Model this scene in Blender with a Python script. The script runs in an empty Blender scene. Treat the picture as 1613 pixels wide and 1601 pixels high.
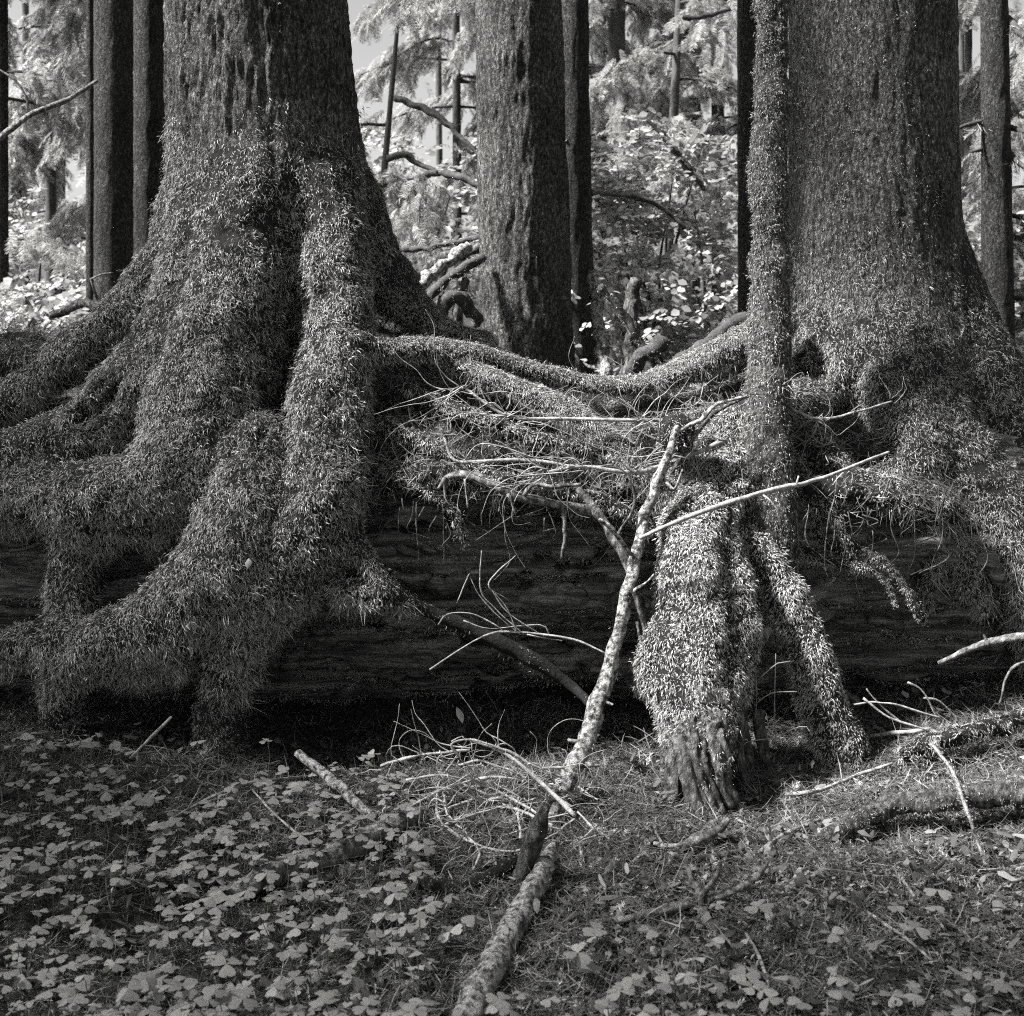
import bpy, math, random
import numpy as np
from mathutils import Vector

# ------------------------------------------------------------------ camera, world, sun, exposure
SC = bpy.context.scene
COL = SC.collection
FPX, CX, HY, CAMZ = 2000.0, 806.5, 450.0, 1.5        # focal length / centre / horizon in photo pixels, eye height

cam = bpy.data.cameras.new('camera')
cam.sensor_width = 36.0
cam.lens = 36.0 * FPX / 1613.0
cam.shift_y = -(800.5 - HY) / 1613.0
cam.clip_start, cam.clip_end = 0.05, 600.0
cam.dof.use_dof = True
cam.dof.focus_distance = 4.2
cam.dof.aperture_fstop = 5.6
cam_o = bpy.data.objects.new('camera', cam)
cam_o.location = (0, 0, CAMZ)
cam_o.rotation_euler = (math.radians(90), 0, 0)
COL.objects.link(cam_o)
SC.camera = cam_o

SUN_DIR = Vector((-0.78, -0.16, 1.0)).normalized()      # towards the sun
SUN_EL = math.asin(SUN_DIR.z)
SUN_AZ = math.atan2(SUN_DIR.x, SUN_DIR.y)
world = bpy.data.worlds.new('World')
SC.world = world
world.use_nodes = True
wn, wl = world.node_tree.nodes, world.node_tree.links
wn.clear()
w_sky = wn.new('ShaderNodeTexSky'); w_sky.sky_type = 'NISHITA'; w_sky.sun_disc = False
w_sky.sun_elevation = SUN_EL; w_sky.sun_rotation = SUN_AZ
w_sky.dust_density = 2.0
w_bw = wn.new('ShaderNodeRGBToBW'); w_bg = wn.new('ShaderNodeBackground'); w_out = wn.new('ShaderNodeOutputWorld')
w_bg.inputs['Strength'].default_value = 0.05
wl.new(w_sky.outputs[0], w_bw.inputs[0]); wl.new(w_bw.outputs[0], w_bg.inputs['Color'])
wl.new(w_bg.outputs[0], w_out.inputs['Surface'])

sun = bpy.data.lights.new('sun', 'SUN')
sun.energy = 5.0
sun.angle = math.radians(6.0)
sun.color = (1.0, 0.985, 0.96)
sun_o = bpy.data.objects.new('sun', sun)
sun_o.rotation_euler = SUN_DIR.to_track_quat('Z', 'Y').to_euler()
sun_o.location = (-4, 5, 12)
COL.objects.link(sun_o)

SC.view_settings.view_transform = 'Standard'
SC.view_settings.look = 'None'
SC.view_settings.exposure = 1.95
SC.view_settings.gamma = 1.0
cy = SC.cycles
cy.max_bounces = 4; cy.diffuse_bounces = 2; cy.glossy_bounces = 2; cy.transmission_bounces = 3; cy.transparent_max_bounces = 4
cy.use_denoising = False
cy.filter_width = 1.1
cy.use_adaptive_sampling = True; cy.adaptive_threshold = 0.02; cy.adaptive_min_samples = 40
cy.sample_clamp_indirect = 4.0
SC.render.film_transparent = False

RNG = np.random.default_rng(11)
random.seed(5)

# ------------------------------------------------------------------ small maths helpers
def P(x, y, d):
    """photo pixel at depth d (metres along the view) -> point in the place"""
    return np.array([(x - CX) / FPX * d, d, CAMZ - (y - HY) / FPX * d])

def _hash(ix, iy, iz):
    h = (ix * 374761393 + iy * 668265263 + iz * 2147483647 + 1274126177) & 0xFFFFFFFF
    h = ((h ^ (h >> 13)) * 1274126177) & 0xFFFFFFFF
    h = ((h ^ (h >> 16)) * 2246822519) & 0xFFFFFFFF
    return ((h ^ (h >> 15)) & 0xFFFFFF) / float(0xFFFFFF)

def vnoise(p):
    p = np.asarray(p, float)
    i = np.floor(p).astype(np.int64); f = p - i
    u = f * f * (3 - 2 * f)
    r = 0
    for dx in (0, 1):
        wx = u[:, 0] if dx else 1 - u[:, 0]
        for dy in (0, 1):
            wy = u[:, 1] if dy else 1 - u[:, 1]
            for dz in (0, 1):
                wz = u[:, 2] if dz else 1 - u[:, 2]
                r = r + _hash(i[:, 0] + dx, i[:, 1] + dy, i[:, 2] + dz) * wx * wy * wz
    return r * 2 - 1

def fbm(p, octv=3, seed=0.0):
    p = np.asarray(p, float) + seed
    r, a = 0, 1.0
    for _ in range(octv):
        r = r + a * vnoise(p); p = p * 2.03 + 17.3; a *= 0.5
    return r

def sstep(a, b, x):
    t = np.clip((x - a) / (b - a), 0, 1)
    return t * t * (3 - 2 * t)

def nrm(v):
    return v / np.maximum(np.linalg.norm(v, axis=-1, keepdims=True), 1e-9)

def spline(pts, step):
    """Catmull-Rom through rows (x,y,z,r,...)"""
    pts = np.asarray(pts, float)
    if len(pts) == 2:
        n = max(2, int(np.linalg.norm(pts[1, :3] - pts[0, :3]) / step) + 1)
        t = np.linspace(0, 1, n)[:, None]
        return pts[0] * (1 - t) + pts[1] * t
    q = np.vstack([2 * pts[0] - pts[1], pts, 2 * pts[-1] - pts[-2]])
    out = []
    for i in range(1, len(q) - 2):
        p0, p1, p2, p3 = q[i - 1], q[i], q[i + 1], q[i + 2]
        n = max(1, int(np.linalg.norm(p2[:3] - p1[:3]) / step))
        t = (np.arange(n) / n)[:, None]
        out.append(0.5 * (2 * p1 + (p2 - p0) * t + (2 * p0 - 5 * p1 + 4 * p2 - p3) * t ** 2 + (3 * p1 - p0 - 3 * p2 + p3) * t ** 3))
    out.append(pts[-1:])
    return np.vstack(out)

def gz(x, y):
    x = np.atleast_1d(np.asarray(x, float)); y = np.atleast_1d(np.asarray(y, float))
    p = np.stack([x, y, x * 0], 1)
    z = 0.85 * sstep(4.6, 7.5, y) + 0.09 * sstep(0.7, 2.2, x) + 0.05 * sstep(-0.6, -2.0, x)
    z = z + 0.045 * fbm(p * 1.3, 2, 3.1) + 0.030 * fbm(p * 4.5, 3, 9.7)
    z = z - 0.10 * sstep(3.7, 4.15, y) * sstep(4.9, 4.5, y) * sstep(-1.0, -.6, x) * sstep(.8, .3, x)
    z = z + 0.5 * fbm(p * 0.07, 2, 5.5) * sstep(9, 20, y)
    return z

def G(x, y, up=0.0):
    """photo pixel -> point on the forest floor"""
    d = 1.5 * FPX / max(y - HY, 60)
    for _ in range(6):
        g = float(gz((x - CX) / FPX * d, d)[0]) + up
        d = 0.3 * d + 0.7 * (CAMZ - g) * FPX / max(y - HY, 60)
    return P(x, y, d)

def Gv(x, y):
    x, y = np.asarray(x, float), np.asarray(y, float)
    d = 1.5 * FPX / np.maximum(y - HY, 60)
    for _ in range(6):
        d = .3 * d + .7 * (CAMZ - gz((x - CX) / FPX * d, d)) * FPX / np.maximum(y - HY, 60)
    return np.stack([(x - CX) / FPX * d, d, CAMZ - (y - HY) / FPX * d], 1)

# ------------------------------------------------------------------ object helpers
def link(o, parent=None):
    COL.objects.link(o)
    if parent is not None:
        o.parent = parent
    return o

def empty(name, loc, label=None, cat=None, group=None):
    o = bpy.data.objects.new(name, None)
    o.empty_display_size = 0.1
    o.location = loc
    if label: o['label'] = label
    if cat: o['category'] = cat
    if group: o['group'] = group
    return link(o)

def tag(o, label=None, cat=None, group=None, kind=None):
    if label: o['label'] = label
    if cat: o['category'] = cat
    if group: o['group'] = group
    if kind: o['kind'] = kind
    return o

def mesh_data(name, v, f, mat=None, smooth=True, attrs=None):
    me = bpy.data.meshes.new(name)
    v = np.asarray(v, np.float32)
    if isinstance(f, np.ndarray):
        k = f.shape[1]
        me.vertices.add(len(v)); me.vertices.foreach_set('co', v.ravel())
        me.loops.add(f.size); me.loops.foreach_set('vertex_index', f.astype(np.int32).ravel())
        me.polygons.add(len(f)); me.polygons.foreach_set('loop_start', np.arange(0, f.size, k, dtype=np.int32))
        me.update(calc_edges=True)
    else:
        me.from_pydata(v.tolist(), [], f)
    if attrs:
        for an, av in attrs.items():
            a = me.attributes.new(an, 'FLOAT', 'POINT'); a.data.foreach_set('value', np.asarray(av, np.float32))
    if mat: me.materials.append(mat)
    if smooth and len(me.polygons):
        me.polygons.foreach_set('use_smooth', np.ones(len(me.polygons), bool))
    me.validate()
    return me

def mesh_obj(name, v, f, mat=None, parent=None, smooth=True, attrs=None):
    """world-space vertices; parented under an Empty that only carries a location"""
    v = np.asarray(v, float)
    if parent is not None:
        v = v - np.array(parent.location)
        o = bpy.data.objects.new(name, mesh_data(name, v, f, mat, smooth, attrs))
    else:
        c = np.array([(v[:, 0].min() + v[:, 0].max()) / 2, (v[:, 1].min() + v[:, 1].max()) / 2, v[:, 2].min()])
        o = bpy.data.objects.new(name, mesh_data(name, v - c, f, mat, smooth, attrs))
        o.location = c
    return link(o, parent)

def tube(pts, sides=8, step=0.03, rough=0.0, seed=0.0, cap=True, flute=0.0):
    """swept tube through rows (x,y,z,r) -> verts, quad array; ends closed to small tips"""
    s = spline(pts, step)
    n = len(s)
    c, r = s[:, :3], np.maximum(s[:, 3], 0.0006)
    if rough > 0 and n > 4:
        arc = np.concatenate([[0], np.cumsum(np.linalg.norm(np.diff(c, axis=0), axis=1))]) / .05
        c = c + np.stack([fbm(np.stack([arc, arc * 0 + q_ * 9.1 + seed, arc * 0], 1), 2) for q_ in range(3)], 1) * r[:, None] * rough * 0.8 * np.minimum(arc, 1)[:, None]
    t = nrm(np.gradient(c, axis=0))
    ref = np.array([0.13, 0.9, 0.21]); ref = ref / np.linalg.norm(ref)
    if abs(np.mean(t @ ref)) > 0.8: ref = np.array([1.0, 0.1, 0.0])
    u = nrm(np.cross(t, ref)); w = np.cross(t, u)
    if cap:
        c = np.vstack([c[:1] - t[:1] * r[0] * 0.25, c, c[-1:] + t[-1:] * r[-1] * 0.4]); r = np.concatenate([[r[0] * 0.15], r, [r[-1] * 0.15]])
        u = np.vstack([u[:1], u, u[-1:]]); w = np.vstack([w[:1], w, w[-1:]]); n += 2
    a = np.arange(sides) / sides * 2 * math.pi
    rr = r[:, None] * np.ones(sides)
    if rough > 0:
        q = np.stack([np.repeat(np.arange(n) * step / 0.05, sides) + seed, np.tile(np.cos(a) * 1.3, n) + seed, np.tile(np.sin(a) * 1.3, n)], 1)
        rr = rr * (1 + rough * fbm(q, 3).reshape(n, sides))
    if flute > 0:
        tw_ = np.arange(n)[:, None] * step * 4.0 + seed
        rr = rr * (1 + flute * (np.abs(np.sin(2.5 * a[None] + tw_)) - .6))
    v = c[:, None] + rr[..., None] * (np.cos(a)[None, :, None] * u[:, None] + np.sin(a)[None, :, None] * w[:, None])
    i = np.arange(n - 1)[:, None] * sides; j = np.arange(sides)[None]
    k = (j + 1) % sides
    f = np.stack([i + j, i + k, i + sides + k, i + sides + j], -1).reshape(-1, 4)
    return v.reshape(-1, 3), f

def join(parts):
    vs, fs, o = [], [], 0
    for v, f in parts:
        vs.append(v); fs.append(f + o); o += len(v)
    return np.vstack(vs), np.vstack(fs)

# ------------------------------------------------------------------ materials (all greys: the picture is monochrome)
def new_mat(name):
    m = bpy.data.materials.new(name); m.use_nodes = True
    n, l = m.node_tree.nodes, m.node_tree.links
    b = n['Principled BSDF']; b.inputs['Roughness'].default_value = 0.85
    b.inputs['Specular IOR Level'].default_value = 0.25
    return m, n, l, b

def ramp(n, stops):
    r = n.new('ShaderNodeValToRGB'); e = r.color_ramp.elements
    while len(e) < len(stops): e.new(0.5)
    for k, (p, c) in enumerate(stops):
        e[k].position = p; e[k].color = (c, c, c * 0.985, 1)
    return r

def noise_node(n, l, scale, detail=5, rough=0.6, stretch=(1, 1, 1), coord='Object', rot=(0, 0, 0)):
    tc = n.new('ShaderNodeTexCoord'); mp = n.new('ShaderNodeMapping'); mp.inputs['Scale'].default_value = stretch
    mp.inputs['Rotation'].default_value = rot
    nz = n.new('ShaderNodeTexNoise'); nz.inputs['Scale'].default_value = scale
    nz.inputs['Detail'].default_value = detail; nz.inputs['Roughness'].default_value = rough
    l.new(tc.outputs[coord], mp.inputs['Vector']); l.new(mp.outputs[0], nz.inputs['Vector'])
    return nz

def surface_mat(name, stops, scale, stretch=(1, 1, 1), bump=0.4, bscale=None, fleck=None, rough=0.85, bdist=0.01):
    m, n, l, b = new_mat(name)
    nz = noise_node(n, l, scale, 6, 0.65, stretch)
    r = ramp(n, stops); l.new(nz.outputs['Fac'], r.inputs['Fac'])
    colour = r.outputs[0]
    if fleck:
        fz = noise_node(n, l, fleck[0], 3, 0.6, (1, 1, 1))
        fr = ramp(n, [(fleck[1], 0.0), (fleck[1] + 0.06, 1.0)])
        l.new(fz.outputs['Fac'], fr.inputs['Fac'])
        mx = n.new('ShaderNodeMix'); mx.data_type = 'RGBA'
        l.new(fr.outputs[0], mx.inputs['Factor']); l.new(colour, mx.inputs['A']); mx.inputs['B'].default_value = (fleck[2],) * 3 + (1,)
        colour = mx.outputs['Result']
    l.new(colour, b.inputs['Base Color'])
    b2 = noise_node(n, l, bscale or scale * 2, 6, 0.7, stretch)
    bp = n.new('ShaderNodeBump'); bp.inputs['Strength'].default_value = bump; bp.inputs['Distance'].default_value = bdist
    l.new(b2.outputs['Fac'], bp.inputs['Height']); l.new(bp.outputs[0], b.inputs['Normal'])
    b.inputs['Roughness'].default_value = rough
    return m

def leaf_mat(name, lo, hi, trans=0.35, vein=False, mid=.42):
    """leaves and strands: each leaf (attribute v) and each plant (object random) its own grey; light shines through"""
    m, n, l, b = new_mat(name)
    at = n.new('ShaderNodeAttribute'); at.attribute_name = 'v'
    oi = n.new('ShaderNodeObjectInfo')
    a1 = n.new('ShaderNodeMath'); a1.operation = 'MULTIPLY_ADD'; l.new(at.outputs['Fac'], a1.inputs[0]); a1.inputs[1].default_value = 0.6
    a2 = n.new('ShaderNodeMath'); a2.operation = 'MULTIPLY'; l.new(oi.outputs['Random'], a2.inputs[0]); a2.inputs[1].default_value = 0.4
    l.new(a2.outputs[0], a1.inputs[2])
    r = ramp(n, [(0.0, lo), (0.55, (lo + hi) * mid), (1.0, hi)])
    l.new(a1.outputs[0], r.inputs['Fac'])
    col = r.outputs[0]
    if vein:
        nz = noise_node(n, l, 60, 4, 0.6)
        rr = ramp(n, [(0.3, 0.72), (0.7, 1.0)]); l.new(nz.outputs['Fac'], rr.inputs['Fac'])
        mx = n.new('ShaderNodeMix'); mx.data_type = 'RGBA'; mx.blend_type = 'MULTIPLY'; mx.inputs['Factor'].default_value = 1
        l.new(col, mx.inputs['A']); l.new(rr.outputs[0], mx.inputs['B']); col = mx.outputs['Result']
    l.new(col, b.inputs['Base Color'])
    b.inputs['Roughness'].default_value = 0.6
    tr = n.new('ShaderNodeBsdfTranslucent'); l.new(col, tr.inputs['Color'])
    ms = n.new('ShaderNodeMixShader'); ms.inputs[0].default_value = trans
    l.new(b.outputs[0], ms.inputs[1]); l.new(tr.outputs[0], ms.inputs[2])
    l.new(ms.outputs[0], n['Material Output'].inputs['Surface'])
    return m

M = {}
def bark_mat(name, stops, gain=1.0):
    m, n, l, b = new_mat(name)
    c1 = noise_node(n, l, 95, 4, 0.7, (1, 1, .45)); r1 = ramp(n, stops); l.new(c1.outputs['Fac'], r1.inputs['Fac'])
    big = noise_node(n, l, 5, 3, 0.6, (1, 1, .5)); r2 = ramp(n, [(0.35, 0.45), (0.65, 1.25)]); l.new(big.outputs['Fac'], r2.inputs['Fac'])
    mx = n.new('ShaderNodeMix'); mx.data_type = 'RGBA'; mx.blend_type = 'MULTIPLY'; mx.inputs['Factor'].default_value = 1
    l.new(r1.outputs[0], mx.inputs['A']); l.new(r2.outputs[0], mx.inputs['B'])
    l.new(mx.outputs['Result'], b.inputs['Base Color'])
    f1 = noise_node(n, l, 48, 4, 0.6, (1, 1, .13)); f2 = noise_node(n, l, 120, 4, 0.7, (1, 1, .6))
    b1 = n.new('ShaderNodeBump'); b1.inputs['Strength'].default_value = 1.0; b1.inputs['Distance'].default_value = .045 * gain
    b2 = n.new('ShaderNodeBump'); b2.inputs['Strength'].default_value = 1.0; b2.inputs['Distance'].default_value = .02 * gain
    l.new(f1.outputs['Fac'], b1.inputs['Height']); l.new(f2.outputs['Fac'], b2.inputs['Height'])
    l.new(b1.outputs[0], b2.inputs['Normal']); l.new(b2.outputs[0], b.inputs['Normal'])
    return m
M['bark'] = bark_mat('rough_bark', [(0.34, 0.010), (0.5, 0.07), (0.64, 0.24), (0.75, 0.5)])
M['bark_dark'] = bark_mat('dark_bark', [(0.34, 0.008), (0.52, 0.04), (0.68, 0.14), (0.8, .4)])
M['bark_far'] = surface_mat('far_bark', [(0.3, 0.04), (0.55, 0.08), (0.8, 0.15)], 18, (1, 1, 0.4), 0.6, 40)
M['soil'] = surface_mat('mossy_root_skin', [(0.3, 0.004), (0.6, 0.014), (0.85, 0.05)], 60, (1, 1, 1), 0.9, 90)
M['rot'] = surface_mat('rotten_log_wood', [(0.3, 0.015), (0.45, 0.09), (0.58, 0.22), (0.8, 0.46)], 18, (0.14, 1.6, 2.8), 1.0, 34, (55, 0.70, 0.45), bdist=0.02)
M['wood'] = surface_mat('weathered_wood', [(0.36, 0.03), (0.5, 0.14), (0.66, 0.36)], 55, (1, 1, 0.6), 1.0, 60, bdist=.02)
M['rootbare'] = surface_mat('bare_root_bark', [(0.36, 0.015), (0.5, 0.07), (0.68, 0.24)], 60, (1, 1, 0.4), 1.0, 50, bdist=.025)
M['lichen'] = surface_mat('lichen_branch_bark', [(0.38, 0.03), (0.46, 0.16), (0.54, 0.38), (0.72, 0.60)], 60, (1, 1, 1), 1.0, 80, bdist=.02)
M['twig'] = surface_mat('pale_dead_twig', [(0.3, 0.10), (0.5, 0.24), (0.7, 0.44)], 50, (1, 1, 1), 0.6, 70)
M['twig_lightened'] = surface_mat('lightened_dead_twig', [(0.3, 0.20), (0.5, 0.38), (0.7, 0.60)], 50, (1, 1, 1), 0.6, 70)  # twig grey lightened to make up for the shade over the heap
M['twig_dark'] = surface_mat('dark_dead_twig', [(0.3, 0.02), (0.7, 0.09)], 40, (1, 1, 1), 0.6, 60)
M['ground'] = surface_mat('forest_floor_humus', [(0.3, 0.006), (0.5, 0.022), (0.75, 0.08)], 22, (1, 1, 1), 1.0, 60, (60, 0.66, 0.22), bdist=0.015)
M['stone'] = surface_mat('pale_stone', [(0.3, 0.12), (0.7, 0.30)], 20, (1, 1, 1), 0.5, 50)
M['moss'] = leaf_mat('moss_strands', 0.03, 0.80, 0.15, mid=.36)
M['moss_pale'] = leaf_mat('pale_moss_strands', 0.03, 0.78, 0.15, mid=.40)
M['moss_short'] = leaf_mat('short_moss', 0.02, 0.70, 0.15, mid=.32)
M['litter'] = leaf_mat('needle_litter', 0.010, 0.36, 0.1, mid=.24)
M['sorrel'] = leaf_mat('wood_sorrel_leaf', 0.20, 0.40, 0.25, vein=True)
M['stalk'] = leaf_mat('wood_sorrel_stalk', 0.08, 0.16, 0.1)
M['needles'] = leaf_mat('conifer_spray', 0.14, 0.66, 0.55)
M['broad'] = leaf_mat('broad_leaf', 0.08, 0.72, 0.45, mid=.45)
M['deadleaf'] = leaf_mat('pale_dead_leaf', 0.5, 0.6, 0.2)

# ------------------------------------------------------------------ scattering by geometry nodes (moss, litter, foliage only)
def ribbon(p0, d0, up, L, w, bend, segs=4, side=None):
    """curved tapering blade -> verts, quads(list)"""
    vs, fs = [], []
    d = d0 / np.linalg.norm(d0); p = np.array(p0, float)
    s = np.cross(d, up) if side is None else side
    s = s / max(np.linalg.norm(s), 1e-6)
    for k in range(segs + 1):
        t = k / segs
        ww = w * (0.55 + 0.9 * t) if t < 0.5 else w * 2.0 * (1 - t) * 1.0
        ww = max(ww, w * 0.12)
        vs += [p - s * ww * 0.5, p + s * ww * 0.5]
        d = d + bend / segs; d = d / np.linalg.norm(d)
        p = p + d * L / segs
    for k in range(segs):
        a = 2 * k; fs.append([a, a + 1, a + 3, a + 2])
    return np.array(vs), np.array(fs)

def lib_collection(name, makers, mat):
    c = bpy.data.collections.new(name)
    for k, (v, f, av) in enumerate(makers):
        me = mesh_data(name + '_piece', v, f, mat, True, {'v': av})
        c.objects.link(bpy.data.objects.new('%s_piece_%02d' % (name, k), me))
    return c

def tuft(seed, n, L, w, spread, lift, curl):
    r = np.random.default_rng(seed)
    vs, fs, av, o = [], [], [], 0
    for _ in range(n):
        p = np.array([r.uniform(-spread, spread), r.uniform(-spread, spread), -0.004])
        d = np.array([1.0, r.normal(0, 0.38), lift + r.normal(0, 0.35)])
        bend = np.array([r.normal(0.0, .5), r.normal(0, 1.1), -curl + r.normal(0, .7)])
        sd = np.array([r.normal(0, .5), 1.0, r.normal(0, .6)])
        v, f = ribbon(p, d, np.array([0, 0, 1.0]), L * r.uniform(.55, 1.25), w * r.uniform(.7, 1.3), bend, 4, np.cross(sd, d) * 0 + sd)
        vs.append(v); fs.append(f + o); o += len(v)
        av.append(np.full(len(v), r.uniform() ** 1.4) * np.repeat(np.linspace(0.5, 1.0, 5), 2))
    return np.vstack(vs), np.vstack(fs), np.concatenate(av)

def clump(seed, n, L, w, spread, out=1.0, flop=1.3):
    """moss: fronds that stand out from the bark, then arch over and hang like shingles"""
    r = np.random.default_rng(seed)
    vs, fs, av, o = [], [], [], 0
    for _ in range(n):
        p = np.array([r.normal(0, spread), r.normal(0, spread), -0.006])
        d = np.array([.35 + r.normal(0, .35), r.normal(0, .55), out])
        bend = np.array([flop + r.normal(0, .3), r.normal(0, .7), -1.6 + r.normal(0, .4)])
        sd = np.array([r.normal(0, .35), 1.0, r.normal(0, .35)])
        v, f = ribbon(p, d, np.array([0, 0, 1.0]), L * r.uniform(.55, 1.3), w * r.uniform(.6, 1.3), bend, 4, sd)
        vs.append(v); fs.append(f + o); o += len(v)
        av.append(np.full(len(v), r.uniform()) * np.repeat(np.linspace(0.75, 1.0, 5), 2))
    return np.vstack(vs), np.vstack(fs), np.concatenate(av)

def chips(seed, n, size):
    """bark flakes, cone scales and dead leaves"""
    r = np.random.default_rng(seed)
    vs, fs, av, o = [], [], [], 0
    for _ in range(n):
        c = np.array([r.normal(0, .05), r.normal(0, .05), r.uniform(.002, .014)]); a0 = r.uniform(0, 6.28)
        L, W = size * r.uniform(.4, 1.2), size * r.uniform(.15, .5)
        k = np.arange(7) / 7 * 6.283
        rad = r.uniform(.65, 1.15, 7)
        e = np.stack([np.cos(k) * L * rad, np.sin(k) * W * rad, r.normal(0, .12, 7) * size], 1)
        R = np.array([[math.cos(a0), -math.sin(a0), 0], [math.sin(a0), math.cos(a0), 0], [0, 0, 1]])
        v = np.vstack([[[0, 0, size * .12]], e]) @ R.T + c
        f = np.array([[0, 1 + q_, 1 + (q_ + 1) % 7, 1 + (q_ + 1) % 7] for q_ in range(7)])
        vs.append(v); fs.append(f[:, :3] + o); o += len(v); av.append(np.full(len(v), r.uniform()))
    return np.vstack(vs), np.vstack(fs), np.concatenate(av)

def feather(seed, L, n, leaf, w, droop=0.4, asc=0.8):
    """feathery frond: a midrib with small leaflets both sides (conifer spray, feather moss)"""
    r = np.random.default_rng(seed)
    vs, fs, av, o = [], [], [], 0
    for k in range(n):
        t = (k + 0.5) / n
        base = np.array([L * t, 0.06 * L * math.sin(3 * t + seed), -droop * L * t * t])
        for s in (-1, 1):
            if r.uniform() < 0.12: continue
            ll = leaf * (0.35 + 1.0 * math.sin(math.pi * (0.12 + 0.8 * t))) * r.uniform(.7, 1.25)
            d = np.array([asc, s * 1.0, r.normal(-.1, .22)])
            v, f = ribbon(base, d, np.array([0, 0, 1.0]), ll, w * r.uniform(.7, 1.3), np.array([.2, 0, -droop * .8 + r.normal(0, .2)]), 2)
            vs.append(v); fs.append(f + o); o += len(v); av.append(np.full(len(v), r.uniform()))
    v, f = ribbon(np.zeros(3), np.array([1, 0, 0.05]), np.array([0, 0, 1.0]), L, w * .5, np.array([0, 0, -droop]), 3)
    vs.append(v); fs.append(f + o); av.append(np.full(len(v), .2))
    return np.vstack(vs), np.vstack(fs), np.concatenate(av)

def leafy(seed, n, spread, leaf):
    """sprig of broad leaves, each a folded pointed blade"""
    r = np.random.default_rng(seed)
    vs, fs, av, o = [], [], [], 0
    v, f = ribbon(np.zeros(3), np.array([1, 0, .1]), np.array([0, 0, 1.0]), spread * 4.2, .004, np.array([0, 0, -.5]), 3)
    vs.append(v); fs.append(f); o = len(v); av.append(np.zeros(len(v)))
    for k in range(n):
        t_ = (k + .6) / n
        p = np.array([spread * 4.0 * t_, 0, .1 * spread * t_ - spread * t_ * t_]) + r.normal(0, .006, 3)
        d = np.array([.5, (1 if k % 2 else -1) * r.uniform(.5, 1.2), r.normal(-.2, .3)]); d /= np.linalg.norm(d)
        up = np.array([r.normal(0, .35), r.normal(0, .35), 1.0])
        s = np.cross(d, up); s /= np.linalg.norm(s); nn = np.cross(s, d)
        L = leaf * r.uniform(.6, 1.2); W = L * .42
        q = [p, p + d * L * .35 + s * W + nn * L * .08, p + d * L * .75 + s * W * .7 + nn * L * .06, p + d * L, p + d * L * .75 - s * W * .7 + nn * L * .06,
             p + d * L * .35 - s * W + nn * L * .08, p + d * L * .5]
        vs.append(np.array(q)); fs.append(np.array([[0, 1, 2, 6], [6, 2, 3, 4], [0, 6, 4, 5]]) + o); o += 7
        av.append(np.full(7, r.uniform()))
    return np.vstack(vs), np.vstack(fs), np.concatenate(av)

def litter(seed, n, L):
    r = np.random.default_rng(seed)
    vs, fs, av, o = [], [], [], 0
    for _ in range(n):
        a = r.uniform(0, 2 * math.pi)
        d = np.array([math.cos(a), math.sin(a), r.normal(0.05, .25)])
        p = np.array([r.normal(0, .03), r.normal(0, .03), r.uniform(0, .012)])
        v, f = ribbon(p - d * L / 2, d, np.array([0, 0, 1.0]), L * r.uniform(.3, 1.3), 0.0022 * r.uniform(.7, 1.8), r.normal(0, .35, 3), 3)
        vs.append(v); fs.append(f + o); o += len(v); av.append(np.full(len(v), r.uniform()))
    return np.vstack(vs), np.vstack(fs), np.concatenate(av)

LIB = {
    'moss': lib_collection('moss_tuft', [clump(s, 12, .020, .0030, .014) for s in range(8)], M['moss']),
    'moss_pale': lib_collection('pale_moss_tuft', [clump(20 + s, 12, .0155, .0026, .012) for s in range(8)], M['moss_pale']),
    'moss_short': lib_collection('short_moss_tuft', [clump(40 + s, 11, .010, .0024, .011) for s in range(6)], M['moss_short']),
    'chip': lib_collection('chip', [chips(s, 6, .022) for s in range(6)], M['litter']),
    'hang': lib_collection('hanging_moss_tuft', [tuft(60 + s, 9, .075, .0022, .012, .2, .15) for s in range(6)], M['moss']),
    'feather': lib_collection('feather_moss', [feather(s, .075, 10, .020, .0045, .3) for s in range(5)], M['moss']),
    'sticklet': lib_collection('sticklet', [litter(70 + s, 3, .16) for s in range(6)], M['litter']),
    'litter': lib_collection('litter', [litter(s, 10, .07) for s in range(6)], M['litter']),
    'spray': lib_collection('conifer_spray', [feather(80 + s, .24, 24, .046, .0075, .28, .7) for s in range(5)], M['needles']),
    'broad': lib_collection('leaf_sprig', [leafy(s, 15, .075, .055) for s in range(6)], M['broad']),
}
LIBN = {'moss': 8, 'moss_pale': 8, 'moss_short': 6, 'hang': 6, 'feather': 5, 'litter': 6, 'sticklet': 6, 'chip': 6, 'spray': 5, 'broad': 6}

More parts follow.
